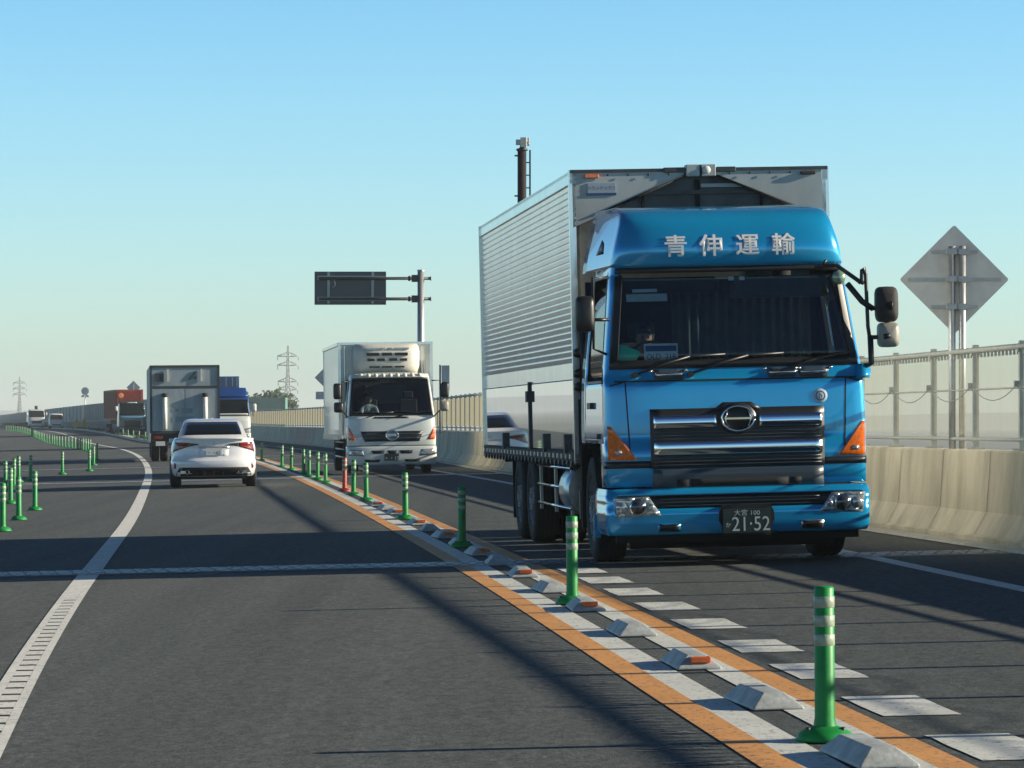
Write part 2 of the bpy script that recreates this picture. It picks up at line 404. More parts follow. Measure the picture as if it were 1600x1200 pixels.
# hills beyond the right-hand wall
mb = MB()
random.seed(3)
def ridge(Yd, x0, x1, h0, amp, depth, n=70):
    hs = []; 
    ph = [random.uniform(0, 6) for _ in range(6)]
    for i in range(n):
        t = i/(n-1)
        hs.append(h0+amp*(.5*math.sin(5*t*2+ph[0])+.3*math.sin(13*t+ph[1])+.16*math.sin(29*t+ph[2])+.08*math.sin(61*t+ph[3])))
    A = []
    for k, (fy, fh) in enumerate(((-.5, 0), (-.25, .45), (-.08, .85), (0, 1), (.2, .7), (.5, 0))):
        A.append([(x0+(x1-x0)*i/(n-1), Yd+depth*fy, -8+(hs[i]+8)*fh) for i in range(n)])
    mb.grid(A, 'hill', True)
ridge(9000, 200, 3600, 26, 16, 1500)
ridge(15000, -4200, 5600, 38, 22, 2500)
tag(mb.build('hills', fix=False), kind='structure')

# painted lines
mb = MB()
strip(mb, LW, -.1, .1, 29.2, 900, .004, 'white_line')
strip(mb, LW, -.1, -.05, 4, 29.2, .004, 'white_line'); strip(mb, LW, .05, .1, 4, 29.2, .004, 'white_line')
y = 5.0; k = 0
while y < 29.0:
    a, b = y, y+.44*.77
    if y > 27.6: b = y+.44
    mb.add([gp(interp(LW, a)-.049, a, .0042), gp(interp(LW, a)+.049, a, .0042), gp(interp(LW, b)+.049, b, .0042), gp(interp(LW, b)-.049, b, .0042)], [(0, 1, 2, 3)], 'white_line')
    y += .44
tag(mb.build('white_edge_line', fix=False), kind='structure')
mb = MB(); strip(mb, RW, -.09, .09, 3, 900, .004, 'white_line'); tag(mb.build('white_edge_line', fix=False), kind='structure')
mb = MB(); strip(mb, ML, 0, .16, 2, 150, .004, 'orange_line'); strip(mb, ML, .66, .81, 2, 150, .004, 'orange_line')
tag(mb.build('orange_centre_lines', fix=False), kind='structure')
mb = MB(); strip(mb, ML, .16, .33, 2, 180, .004, 'white_line'); strip(mb, ML, .50, .66, 2, 180, .004, 'white_line')
tag(mb.build('white_centre_lines', fix=False), kind='structure')
mb = MB()
for Yc in [1.029*q for q in (11.8, 13.8, 15.8, 18, 20, 22.2, 24.3, 26.4, 28.35, 30.2)]:
    a, b = Yc-.55, Yc+.55
    o0, o1 = .88, 1.24
    n = 6
    A = [[gp(interp(ML, a+(b-a)*i/n)+o, a+(b-a)*i/n, .004) for o in (o0+random.uniform(-.006, .006), (o0+o1)/2, o1+random.uniform(-.006, .006))] for i in range(n+1)]
    mb.grid(A, 'white_line', False)
tag(mb.build('deceleration_markings', fix=False), kind='structure')
# residue of removed markings beside the median
mb = MB(); random.seed(11)
for i in range(520):
    y = random.choice([11+.7*k for k in range(27)])+random.gauss(0, .07); x = interp(ML, y)-abs(random.gauss(.16, .10))-.03
    a = random.uniform(.01, .05); b = random.uniform(.008, .02)
    mb.add([gp(x-a, y-b, .003), gp(x+a, y-b*.5, .003), gp(x+a*.8, y+b, .003), gp(x-a*.9, y+b*.7, .003)], [(0, 1, 2, 3)], 'fleck')
for i in range(130):
    y = random.uniform(8, 40); x = interp(LW, y)+random.uniform(-3, 10)
    a = random.uniform(.004, .013)
    mb.add([gp(x-a, y-a, .003), gp(x+a, y-a, .003), gp(x+a*.7, y+a, .003)], [(0, 1, 2)], 'fleck')
tag(mb.build('marking_residue', fix=False), kind='stuff', label='faint pale flecks of removed paint beside the orange line', cat='paint residue')

# expansion joints across the deck
for Yj in (33.0, 82.5, 108.5, 135):
    mb = MB()
    x0 = interp(LW, Yj)-10; x1 = interp(WB, Yj)-.02
    sl = .0
    def jp(x, dy, dz): return gp(x, Yj+dy, dz)
    N = 40
    mb.grid([[jp(x0+(x1-x0)*i/N, d, .0035) for i in range(N+1)] for d in (-.62, -.46)], 'jointcon', False)
    mb.grid([[jp(x0+(x1-x0)*i/N, d, .0035) for i in range(N+1)] for d in (.46, .62)], 'jointcon', False)
    mb.grid([[jp(x0+(x1-x0)*i/N, d, .0030) for i in range(N+1)] for d in (-.455, .455)], 'black', False)
    step = .22 if Yj < 40 else .5
    x = x0
    while x < x1:
        mb.add([jp(x, -.45, .008), jp(x+step, -.45, .008), jp(x+step*.80, .20, .008), jp(x+step*.20, .20, .008)], [(0, 1, 2, 3)], 'jointsteel')
        mb.add([jp(x-step*.5, .45, .010), jp(x+step*.5, .45, .010), jp(x+step*.25, -.20, .0095), jp(x-step*.25, -.20, .0095)], [(3, 2, 1, 0)], 'jointsteel')
        x += step
    if Yj < 40:
        x = x0; st = .15; k = 0
        while x < x1:
            for (a, b) in ((-.40, .40), (.40, -.40)):
                mb.add([jp(x-.013, a, .012), jp(x+.013, a, .012), jp(x+st+.013, b, .0125), jp(x+st-.013, b, .0125)], [(0, 1, 2, 3)], 'black')
            x += st
    tag(mb.build('expansion_joint', fix=False), kind='structure')

# ------------------------------------------------------------------ right-hand concrete barrier
PROF = [(0, 0), (0, .08), (.05, .10), (.17, .32), (.215, .93), (.235, .95), (.42, .95), (.44, .93), (.46, 0)]
def sweep(mb, c, prof, ya, yb, m, base=True, dx=0):
    ys = ysteps(ya, yb)
    rows = []
    for y in ys:
        X = interp(c, y)+dx
        rows.append([(X+p, y, zg(X, y)+h) for p, h in prof])
    mb.grid(rows, m, False)
mb = MB()
sweep(mb, WB, PROF, -20, 300, 'concrete')
# vertical joint grooves, every two metres
y = 22.5
while y < 120:
    for a, b in ((.0, .05), ):
        pass
    X = interp(WB, y); z = zg(X, y)
    vs = []
    for p, h in PROF[1:6]:
        vs += [(X+p-.004, y-.007, z+h+.001), (X+p-.004, y+.007, z+h+.001)]
    mb.add(vs, [(2*i, 2*i+1, 2*i+3, 2*i+2) for i in range(4)], 'blackm')
    y += 2.05*1.03
tag(mb.build('barrier_wall', fix=False), 'long pale concrete barrier wall with sloped foot along the right shoulder', 'barrier')
# kerb gutter at the foot
mb = MB(); sweep(mb, WB, [(-.22, .004), (-.20, .03), (-.02, .035), (-.004, .02)], 5, 300, 'kerbcon')
tag(mb.build('kerb', fix=False), kind='structure')

# translucent panel fence on top of the barrier
fence = empty('panel_fence', gp(interp(WB, 30)+.33, 30, .95))
tag(fence, 'grey post and rail fence with translucent panels on top of the concrete barrier', 'fence')
def fx(y): return interp(WB, y)+.33
FH = 1.04
fl = fence.location
def rel(p): return (p[0]-fl[0], p[1]-fl[1], p[2]-fl[2])
def fpt(y, h, dx=0): X = fx(y); return rel((X+dx, y, zg(X, y)+.95+h))
rail = MB()
ys = [-18+2.0*i for i in range(0, 160)]
for h, r in ((.10, .020), (FH-.01, .032), (.62, .010)):
    yy = ys if h != .62 else [y for y in ys if y < 90]
    rail.tube([fpt(y, h, -.03) for y in yy], r, 'fencepost', 6)
rail.build('rail', fence)
y0 = 18.6
posts = [y0+1.97*i for i in range(-16, 141)]
near = [y for y in posts if y < 64]
def post_mb(mb, y):
    x, yy, z = fpt(y, 0)
    mb.box(x-.03, x+.03, yy-.045, yy+.045, z-.02, z+FH+.05, 'fencepost')
    mb.box(x-.05, x+.05, yy-.055, yy+.055, z+FH-.06, z+FH+.02, 'fencepost')
    mb.box(x-.09, x+.09, yy-.09, yy+.09, z-.004, z+.014, 'fencepost')
for y in near:
    mb = MB(); post_mb(mb, y); mb.build('post', fence)
for a, b in zip(near, near[1:]):
    mb = MB(); n = 2
    A = [[fpt(a+.06+(b-a-.12)*i/n, h, -.004) for i in range(n+1)] for h in (.15, FH-.06)]
    B = [[fpt(a+.06+(b-a-.12)*i/n, h, .004) for i in range(n+1)] for h in (.15, FH-.06)]
    mb.grid(A, 'panel', False)
    # row of fixing clips under the top rail
    k = 0; yy = a+.12
    while yy < b-.05:
        x, q, z = fpt(yy, FH-.065, -.012)
        mb.box(x-.012, x+.012, q-.022, q+.022, z-.02, z+.035, 'fencepost'); yy += .155
    mb.build('panel', fence, fix=False)
mb = MB()
for a, b in zip(near, near[1:]):
    pts = []
    for i in range(9):
        t = i/8; pts.append(fpt(a+(b-a)*t, .66-.16*4*t*(1-t), -.05))
    mb.tube(pts, .005, 'steel', 5)
    x, q, z = fpt(a, .66, -.05); mb.box(x-.03, x+.03, q-.03, q+.03, z-.03, z+.03, 'fencepost')
mb.build('safety_cable', fence)
# farther run of the same fence, its panels in view only edge-on
fence2 = empty('panel_fence', gp(interp(WB, 150)+.33, 150, .95))
tag(fence2, 'tan corrugated run of panel fence far along the barrier behind the white truck', 'fence')
fl = fence2.location
for a, b in ((0, 46), (46, 92), (92, 200)):
    sub = [y for y in posts if y >= 63][a:b+1]
    if len(sub) < 2: continue
    mb = MB(); mb.grid([[fpt(y, h, -.004) for y in sub] for h in (.15, FH-.06)], 'panel', False); mb.build('panel', fence2, fix=False)
far = [y for y in posts if y >= 63]
for y in far[:60]:
    mb = MB(); post_mb(mb, y); mb.build('post', fence2)
mb = MB(); [post_mb(mb, y) for y in far[60:]]; o = mb.build('post', fence2); tag(o, kind='stuff')

# farther outer wall: barrier base with its shade put into the dark colour, tall pale panels
mb = MB()
sweep(mb, WB, [(0, 0), (.1, .9), (.4, .95), (.45, 0)], 300, 1500, 'farbase_shaded')
sweep(mb, WB, [(.15, .95), (.15, 3.25), (.30, 3.3), (.30, .95)], 300, 1500, 'wallgrey')
y = 300
while y < 1400:
    X = interp(WB, y); z = zg(X, y); mb.box(X+.05, X+.17, y-.1, y+.1, z+.95, z+3.3, 'pylon'); y += 4 if y < 500 else 12
tag(mb.build('noise_wall', fix=False), 'tall pale grey noise wall curving away on the far left', 'wall')

# low kerbed median beyond the trailer truck
mb = MB()
sweep(mb, ML, [(-.1, 0), (-.05, .16), (.8, .16), (.85, 0)], 225, 620, 'kerbcon')
tag(mb.build('median_kerb', fix=False), kind='structure')
# scrubby plants on it
mb = MB(); random.seed(5)
for i in range(1500):
    y = random.uniform(228, 420); X = interp(ML, y)+random.uniform(.0, .75); z = zg(X, y)+.15
    if math.sin(y*.35)+math.sin(y*.11) < .1: continue
    s = random.uniform(.05, .14); a = random.uniform(0, 3)
    mb.add([(X-s*math.cos(a), y-s*math.sin(a), z), (X+s*math.cos(a), y+s*math.sin(a), z), (X+random.uniform(-.1, .1), y, z+s*1.6)], [(0, 1, 2)], 'leaf')
tag(mb.build('median_plants', fix=False), kind='stuff', label='low green weeds growing on the far median kerb', cat='plants')
mb = MB()
for i in range(2600):
    y = random.uniform(430, 1000); X = interp(WB, y)-random.uniform(.3, 1.6)-(.0 if y > 700 else 9)*0; z = zg(X, y)
    s = random.uniform(.2, .5); a = random.uniform(0, 3)
    if y < 640: continue
    mb.add([(X-s*math.cos(a), y-s*math.sin(a), z), (X+s*math.cos(a), y+s*math.sin(a), z), (X+random.uniform(-.3, .3), y, z+s*1.7)], [(0, 1, 2)], 'leaf')
tag(mb.build('verge_hedge', fix=False), kind='stuff', label='low dark green planting at the foot of the far pale wall', cat='hedge')

# ------------------------------------------------------------------ delineator posts
def make_post(color, label, group):
    root = empty('lane_post'); tag(root, label, 'lane post', group)
    mb = MB(); n = 18
    mb.lathe([(.0, .0), (.125, 0), (.125, .012), (.11, .035), (.075, .055), (.05, .062)], (0, 0, 0), color, n=n)
    for k in range(3):
        t = k*2.1+.9; mb.cyl((.085*math.cos(t), .085*math.sin(t), .03), (.085*math.cos(t), .085*math.sin(t), .06), .011, 'darksteel', n=6)
    mb.build('base', root)
    mb = MB()
    mb.lathe([(.05, .055), (.043, .10), (.042, .642), (.036, .65), (0, .65)], (0, 0, 0), color, n=n)
    mb.build('shaft', root)
    for z in (.585, .505, .425):
        mb = MB(); mb.lathe([(.0425, z-.024), (.0445, z-.022), (.0445, z+.022), (.0425, z+.024)], (0, 0, 0), 'band', n=n); mb.build('reflective_band', root)
    return root
protoG = make_post('postgreen', 'x', 'x'); protoR = make_post('postred', 'x', 'x')
ORD = ['nearest', 'second', 'third', 'fourth', 'fifth', 'sixth', 'seventh', 'eighth', 'ninth', 'tenth', 'eleventh', 'twelfth', 'thirteenth', 'fourteenth']
MED = [q*g_(q) for q in [14.2, 24.86, 36.3, 46.7, 57.8, 62.4, 66, 74.9, 79.2, 84, 87.4, 95.6, 102.6, 120]]
used = {'G': False, 'R': False}
def put_post(X, Y, label, group, kind='G', lean=0):
    proto = protoG if kind == 'G' else protoR
    if not used[kind]: r = proto; used[kind] = True
    else: r = copy_tree(proto)
    r.location = gp(X, Y, .0045); r.rotation_euler = (random.uniform(-.012, .012), random.uniform(-.012, .012)+lean, random.uniform(0, 6))
    tag(r, label, 'lane post', group)
    return r
for i, Y in enumerate(MED):
    lab = {0: 'green lane post with three pale bands, nearest of the median row, bottom right', 1: 'green lane post with pale bands just in front of the blue truck left corner',
           2: 'dark green lane post standing in the blue truck shadow on the median', 6: 'single red lane post among green ones beside the white box truck'}.get(i)
    if not lab: lab = 'green lane post, %s from the camera in the median row' % ORD[i]
    put_post(interp(ML, Y)+.43, Y, lab, 'lane posts along the orange median', 'R' if i == 6 else 'G')
LP = [(45.6, -2.09), (51, -2.1), (56.7, -2.07), (62, -2.7), (74.4, -3.35), (79.8, -3.4), (86.2, -3.55), (87.3, -3.30), (98, -2.8), (103.6, -2.15), (118, -2.3), (135, -2.5)]
LL = ['at the left picture edge, nearest of the left group', 'second of the left group outside the white line', 'third of the left group, standing rightmost of the nearest three',
      'fourth of the left group outside the white line', 'fifth of the left group, close to the picture edge', 'sixth of the left group outside the white line',
      'in vehicle shade, left one of the dark pair', 'in vehicle shade, right one of the dark pair', 'standing alone between the left group and the three by the white line',
      'nearest of three in line outside the white line bend', 'middle of three in line outside the white line bend', 'farthest of three in line outside the white line bend']
for (Y, u), l in zip(LP, LL):
    put_post((-K*Y+u)*g_(Y), Y*g_(Y), 'green lane post '+l, 'lane posts left of the road')
Y = 172
while Y < 430:
    put_post(interp(LW, Y)-lin([(170, 1.9), (214, 2.5), (257, 3.0), (330, 3.4), (480, 4)], Y), Y, 'green lane post in the dense far row left of the road', 'dense far row of lane posts')
    Y += 4.6 if Y < 235 else 7
Y = 138
while Y < 480:
    put_post(interp(ML, Y)+.43, Y, 'green lane post on the far median in front of the oncoming vehicles', 'far median lane posts'); Y += 11

# ------------------------------------------------------------------ divider blocks
def make_block(refl):
    r = empty('divider_block')
    # truncated wedge: 0.34 wide, 0.42 long, 0.11 high
    mb = MB()
    b = [(-.12, -.38, 0), (.12, -.38, 0), (.12, .38, 0), (-.12, .38, 0)]
    b1 = [(-.12, -.38, .012), (.12, -.38, .012), (.12, .38, .012), (-.12, .38, .012)]
    t = [(-.055, -.29, .076), (.045, -.29, .076), (.045, .29, .076), (-.055, .29, .076)]
    vs = b+b1+t
    mb.add(vs, [(3, 2, 1, 0)]+[(i, (i+1) % 4, 4+(i+1) % 4, 4+i) for i in range(4)]+[(4+i, 4+(i+1) % 4, 8+(i+1) % 4, 8+i) for i in range(4)]+[(8, 9, 10, 11)], 'block')
    mb.build('block_body', r, bevel=.008)
    if refl:
        mb = MB(); mb.box(-.045, .065, -.365, -.29, .034, .068, 'reflector', None); mb.build('reflector', r, bevel=.006)
    return r
bp = [make_block(True), make_block(False)]; ub = [False, False]
BY = [q*g_(q) for q in [10.8, 13.4, 16.05, 18.6, 21.4, 24.2, 26.8, 29.4, 32, 34.3, 36.9, 39.4, 41.9, 44.4, 47, 49.5, 52, 54.5]]
for i, Y in enumerate(BY):
    j = (i+1) % 2 if i % 2 == 0 else 0
    j = 0 if i in (0, 3, 5, 7, 9, 11, 13, 15, 17) else 1
    r = bp[j] if not ub[j] else copy_tree(bp[j]); ub[j] = True
    r.location = gp(interp(ML, Y)+.46, Y, .0045); r.rotation_euler = (0, -SUP, heading(Y)+random.uniform(-.05, .05))
    wh = ('with orange reflector' if j == 0 else 'without reflector')
    pos = 'in the truck shadow' if 31.5 < Y < 43.5 else ('beyond the truck shadow' if Y > 43.5 else 'in near sunlight')
    n_ = [y for y in BY if (31.5 < y < 43.5) == (31.5 < Y < 43.5) and (y > 43.5) == (Y > 43.5)]
    tag(r, 'wedge block %s, %s of those %s' % (wh, ORD[n_.index(Y)], pos), 'divider block', 'wedge blocks along the median')
# ------------------------------------------------------------------ cab shells
class Shell:
    def __init__(s, w, F, R, n, D): s.w, s.F, s.R, s.n, s.D = w, F, R, n, D
    def pt(s, r, z, off=0):
        w, F, R, n = lin(s.w, z), lin(s.F, z), lin(s.R, z), s.n
        D = lin(s.D, z) if isinstance(s.D, list) else s.D
        a = min(1, abs(r)); sg = 1 if r >= 0 else -1
        k = max(0, 1-a**n)**(1/n)
        x = sg*w*a; y = F+R*(1-k)
        nx = sg*a**(n-1)/w; ny = -(k**(n-1))/R
        if abs(r) > 1: y = F+R+(abs(r)-1)*(D-F-R); nx, ny = sg, 0; x += sg*getattr(s, 'flare', 0)*(abs(r)-1)
        l = math.hypot(nx, ny) or 1
        return (x+nx/l*off, y+ny/l*off, z)
    def rx(s, x, z): return max(-1, min(1, x/lin(s.w, z)))
FRK = [0, .2, .4, .55, .68, .78, .86, .91, .95, .975, .99, .997, 1.0]
def rknots(a, b, extra=()):
    ks = set(round(k, 4) for k in [-x for x in FRK]+FRK+[1.1, 1.3, 1.5, 1.7, 1.85, -1.1, -1.3, -1.5, -1.7, -1.85]+list(extra))
    return [a]+sorted(k for k in ks if a+1e-3 < k < b-1e-3)+[b]
def band(mb, sh, r0, r1, zs, m, off=0, th=.03, m2=None, extra=()):
    rs = rknots(r0, r1, extra)
    A = [[sh.pt(r, z, off) for r in rs] for z in zs]; B = [[sh.pt(r, z, off-th) for r in rs] for z in zs]
    mb.slab(A, B, m, m2)
def zsub(a, b, n): return [a+(b-a)*i/n for i in range(n+1)]
def quad(mb, sh, bl, br, tr, tl, m, off=.004, th=.012, nu=8, nv=4, xs=True):
    """four-sided patch laid on the shell; corners as (x, z) on the front, or (r, z) when xs is False"""
    A, B = [], []
    for j in range(nv+1):
        v = j/nv; ra, rb = [], []
        for i in range(nu+1):
            u = i/nu
            x = (bl[0]*(1-u)+br[0]*u)*(1-v)+(tl[0]*(1-u)+tr[0]*u)*v
            z = (bl[1]*(1-u)+br[1]*u)*(1-v)+(tl[1]*(1-u)+tr[1]*u)*v
            r = sh.rx(x, z) if xs else x
            ra.append(sh.pt(r, z, off)); rb.append(sh.pt(r, z, off-th))
        A.append(ra); B.append(rb)
    mb.slab(A, B, m)
def wheel(parent, x, y, r, wd, side=-1, name='wheel', rear=False):
    """side -1: outer face towards -x"""
    hub = MB()
    o = side*wd/2
    hub.lathe([(0, o*.55), (r*.18, o*.55), (r*.2, o*.9), (r*.26, o*.9), (r*.3, o*.35), (r*.5, o*.25 if not rear else -o*.2), (r*.56, o*.8), (r*.6, o*.9)], (0, 0, 0), 'rim', 'x', 24)
    for k in range(8):
        t = k*math.pi/4; hub.cyl((o*.9, r*.22*math.cos(t), r*.22*math.sin(t)), (o*.98, r*.22*math.cos(t), r*.22*math.sin(t)), .014, 'chromedull', n=6)
    w_ = MB()
    w_.lathe([(r*.58, o*.85), (r*.62, o*.95), (r*.8, o*1.0), (r*.95, o*.92), (r, o*.7), (r, -o*.7), (r*.95, -o*.92), (r*.8, -o), (r*.58, -o*.85), (r*.58, o*.85)], (0, 0, 0), 'tyre', 'x', 32)
    # tread grooves
    for g in (-.35, 0, .35):
        w_.lathe([(r*1.002, o*g-.006), (r*1.002, o*g+.006)], (0, 0, 0), 'blackm', 'x', 32)
    t = w_.build(name, parent); t.location = (x, y, r)
    h = hub.build('rim', t); 
    return t
def text_part(name, s, size, parent, fn, m='letter', sx=1.0, th=.004, keep=None):
    """lettering mapped by fn(x, z, d) -> point"""
    vs, fs = text_geo(s, size)
    mb = MB(); n = len(vs)
    mb.add([fn(v.x*sx, v.y, th) for v in vs], fs, m)
    o = mb.build(name, parent, fix=False)
    return o
def mirror_head(mb, c, sx, sy, sz, m='black', yaw=0, glass=True):
    """rounded mirror housing, viewed from the front its convex back shows"""
    rows = []
    n = 20
    for (k, d) in ((0.0, -1), (.45, -.97), (.8, -.8), (.96, -.45), (1, 0), (1, .5), (.94, .56), (0, .56)):
        rr = []
        for i in range(n):
            t = 2*math.pi*i/n; e = .42
            cx = math.copysign(abs(math.cos(t))**e, math.cos(t)); cz = math.copysign(abs(math.sin(t))**e, math.sin(t))
            x, y, z = sx*k*cx, sy*d, sz*k*cz
            rr.append((c[0]+x*math.cos(yaw)-y*math.sin(yaw), c[1]+x*math.sin(yaw)+y*math.cos(yaw), c[2]+z))
        rows.append(rr)
    mb.grid(rows, m, True, True)
def cab_windows(root, sh, paint, z0, z1, rws, ztop, zlow, side=(1.12, 1.72), zs0=None, archz=1.05, glass='wglass', zs1=None):
    """body with real openings for windscreen and side windows"""
    zs0 = zs0 or z0; zs1 = zs1 or z1-.05
    inner = 'cabin'
    mb = MB()
    band(mb, sh, -2, 2, zsub(archz, min(z0, zs0), 8), paint, 0, .035, inner, (-side[0], side[0], -side[1], side[1]))
    if zs0 > z0:   # side sill higher
        for a, b in ((-2, -rws), (rws, 2)): band(mb, sh, a, b, zsub(z0, zs0, 2), paint, 0, .035, inner)
    elif zs0 < z0:
        band(mb, sh, -side[0], side[0], zsub(zs0, z0, 2), paint, 0, .035, inner)
        for sg in (-1, 1):
            a, b = sorted((sg*side[1], sg*2)); band(mb, sh, a, b, zsub(zs0, z0, 2), paint, 0, .035, inner)
    band(mb, sh, -1.14, 1.14, zsub(zlow, archz, 3), paint, 0, .035, inner)
    hi = max(z0, zs0)
    for sg in (-1, 1):
        for ra, rb in ((rws, side[0]), (side[1], 2)):
            a, b = sorted((sg*ra, sg*rb)); band(mb, sh, a, b, zsub(hi, zs1, 5), paint, 0, .04, inner)
        a, b = sorted((sg*rws, sg*2)); band(mb, sh, a, b, zsub(zs1, z1, 2), paint, 0, .04, inner)
    band(mb, sh, -2, 2, zsub(z1, ztop, 5), paint, 0, .035, inner)
    # back wall, floor, inside roof
    D = sh.D if not isinstance(sh.D, list) else sh.D[0][1]
    wv = lin(sh.w, z0)-.04
    mb.box(-wv, wv, D-.05, D-.01, zlow+.2, ztop-.12, 'cabin')
    mb.box(-wv, wv, sh.pt(0, z0)[1]+.12, D-.06, zlow+.2, zlow+.26, 'cabin')
    mb.build('body', root)
    g = MB(); band(g, sh, -rws+.002, rws-.002, zsub(z0+.002, z1-.002, 8), glass, -.008, .006); g.build('windscreen', root)
    for sg in (-1, 1):
        g = MB(); a, b = sorted((sg*(side[0]+.003), sg*(side[1]-.003))); band(g, sh, a, b, zsub(zs0+.003, zs1-.003, 3), glass, -.008, .006); g.build('side_window', root)
def roof_cap(mb, sh, z, m, crown=.04):
    rs = rknots(-2, 2); ring = [Vector(sh.pt(r, z)) for r in rs]
    ymid = .5*(ring[0].y+sh.pt(0, z)[1])
    rows = []
    for k in (0, .12, .3, .6, 1):
        rows.append([Vector((p.x*(1-k), ymid+(p.y-ymid)*(1-k), z+crown*(1-(1-k)**2))) for p in ring])
    mb.grid(rows, m, True)

def driver(name, root, seat, shirt, label):
    """seated figure with hands on the wheel: one skinned body; head with face, hair"""
    x, y, z = seat          # hip point, facing -y
    J = {'pel': (x, y, z), 'chest': (x, y-.02, z+.28), 'neck': (x, y-.04, z+.47), 'neck2': (x, y-.05, z+.53),
         'shl': (x-.17, y-.04, z+.42), 'ell': (x-.23, y-.25, z+.20), 'wrl': (x-.15, y-.46, z+.28), 'hal': (x-.14, y-.53, z+.31),
         'shr': (x+.17, y-.04, z+.42), 'elr': (x+.23, y-.25, z+.20), 'wrr': (x+.15, y-.46, z+.28), 'har': (x+.14, y-.53, z+.31),
         'hil': (x-.10, y-.02, z-.02), 'knl': (x-.13, y-.44, z+.02), 'anl': (x-.13, y-.60, z-.38), 'tol': (x-.13, y-.76, z-.42),
         'hir': (x+.10, y-.02, z-.02), 'knr': (x+.13, y-.44, z+.02), 'anr': (x+.13, y-.60, z-.38), 'tor': (x+.13, y-.76, z-.42)}
    R = {'pel': .155, 'chest': .165, 'neck': .06, 'neck2': .055, 'sh': .075, 'el': .048, 'wr': .032, 'ha': .034, 'hi': .09, 'kn': .065, 'an': .045, 'to': .04}
    names = list(J); idx = {k: i for i, k in enumerate(names)}
    E = [('pel', 'chest'), ('chest', 'neck'), ('neck', 'neck2')]
    for s in 'lr': E += [('neck', 'sh'+s), ('sh'+s, 'el'+s), ('el'+s, 'wr'+s), ('wr'+s, 'ha'+s), ('pel', 'hi'+s), ('hi'+s, 'kn'+s), ('kn'+s, 'an'+s), ('an'+s, 'to'+s)]
    verts = [J[k] for k in names]; rad = [R.get(k, R.get(k[:2])) for k in names]
    edges = [(idx[a], idx[b]) for a, b in E]
    # five fingers curled round the wheel rim
    for s, sg in (('l', -1), ('r', 1)):
        h = J['ha'+s]
        for k in range(5):
            if k < 4: p1 = (h[0]+sg*(-.028+.018*k), h[1]-.045, h[2]+.020-.004*k); p2 = (p1[0]-sg*.004, p1[1]-.018, p1[2]-.030)
            else: p1 = (h[0]-sg*.040, h[1]-.005, h[2]+.010); p2 = (p1[0]-sg*.006, p1[1]-.035, p1[2]+.004)
            verts += [p1, p2]; rad += [.0095, .0085]
            edges += [(idx['ha'+s], len(verts)-2), (len(verts)-2, len(verts)-1)]
    me = bpy.data.meshes.new(name); me.from_pydata(verts, edges, []); me.materials.append(M[shirt])
    o = bpy.data.objects.new(name, me); COL.objects.link(o)
    sk = o.modifiers.new('skin', 'SKIN')
    for v, r in zip(me.skin_vertices[0].data, rad): v.radius = (r, r*.85)
    me.skin_vertices[0].data[0].use_root = True
    o.modifiers.new('sub', 'SUBSURF').levels = 1; o.modifiers['sub'].render_levels = 1
    mw = Matrix.Translation(root.location) @ root.rotation_euler.to_matrix().to_4x4()
    o.matrix_world = mw
    o.location = mw.translation; o.rotation_euler = root.rotation_euler
    tag(o, label, 'person')
    hx, hy, hz = x, y-.07, z+.66
    hd = MB()
    rows = []
    for i, (k, h, f) in enumerate(((.0, -.125, .02), (.45, -.118, .015), (.72, -.09, .01), (.86, -.05, 0), (.96, 0, 0), (1, .04, 0), (.92, .08, 0), (.68, .11, 0), (.3, .125, 0), (0, .128, 0))):
        rows.append([(hx+.077*k*math.cos(t), hy+.097*k*math.sin(t)-f, hz+h) for t in [2*math.pi*j/16 for j in range(16)]])
    hd.grid(rows, 'skin', True, True)
    hd.add([(hx-.014, hy-.094, hz-.03), (hx+.014, hy-.094, hz-.03), (hx, hy-.122, hz-.025), (hx, hy-.095, hz+.015)], [(0, 1, 2), (1, 3, 2), (3, 0, 2)], 'skin', True)
    for sg in (-1, 1):
        hd.lathe([(0, -.008), (.016, -.004), (.02, .004), (0, .01)], (hx+sg*.078, hy, hz-.005), 'skin', 'x', 10)
        hd.lathe([(0, -.006), (.011, 0), (0, .006)], (hx+sg*.029, hy-.088, hz+.012), 'hair', 'y', 8)
    hd.box(hx-.024, hx+.024, hy-.094, hy-.088, hz-.062, hz-.055, 'hair')
    h = hd.build('head', o)
    hr = MB(); rows = []
    for k, hh, f in ((1.03, .03, .03), (1.05, .055, .0), (.97, .09, 0), (.72, .122, 0), (.35, .138, 0), (0, .142, 0)):
        rows.append([(hx+.079*k*math.cos(t), hy+.1*k*math.sin(t)+f*(math.sin(t) < 0), hz+hh) for t in [2*math.pi*j/16 for j in range(16)]])
    hr.grid(rows, 'hair', True, True); hr.build('hair', o)
    return o
def place(u, Y, X=None, cv=ML, extra=0):
    X = -K*Y+u if X is None else X
    return gp(X, Y, .006), heading(Y+3, cv)+extra

# ================================================================== NEAR BLUE TRUCK
loc, hd_ = (5.29-K*31.5, 31.5, 0), math.atan(K)
T = empty('box_truck', (loc[0], loc[1], zg(loc[0], 31.5)+.006), hd_, .0235)
tag(T, 'big metallic blue cab-over truck with silver corrugated cargo box, nearest on the right', 'truck')
sh = Shell([(.66, 1.205), (1.2, 1.215), (1.6, 1.205), (1.79, 1.19), (2.67, 1.085), (2.74, 1.08)],
           [(.66, .06), (1.2, .05), (1.62, .07), (1.79, .10), (2.67, .29), (2.74, .31)],
           [(.66, .16), (1.6, .17), (1.79, .24), (2.67, .30)], 4.8, 1.86)
cab_windows(T, sh, 'blue', 1.79, 2.66, .935, 2.74, .68, side=(1.03, 1.72), zs0=1.66, archz=1.08)
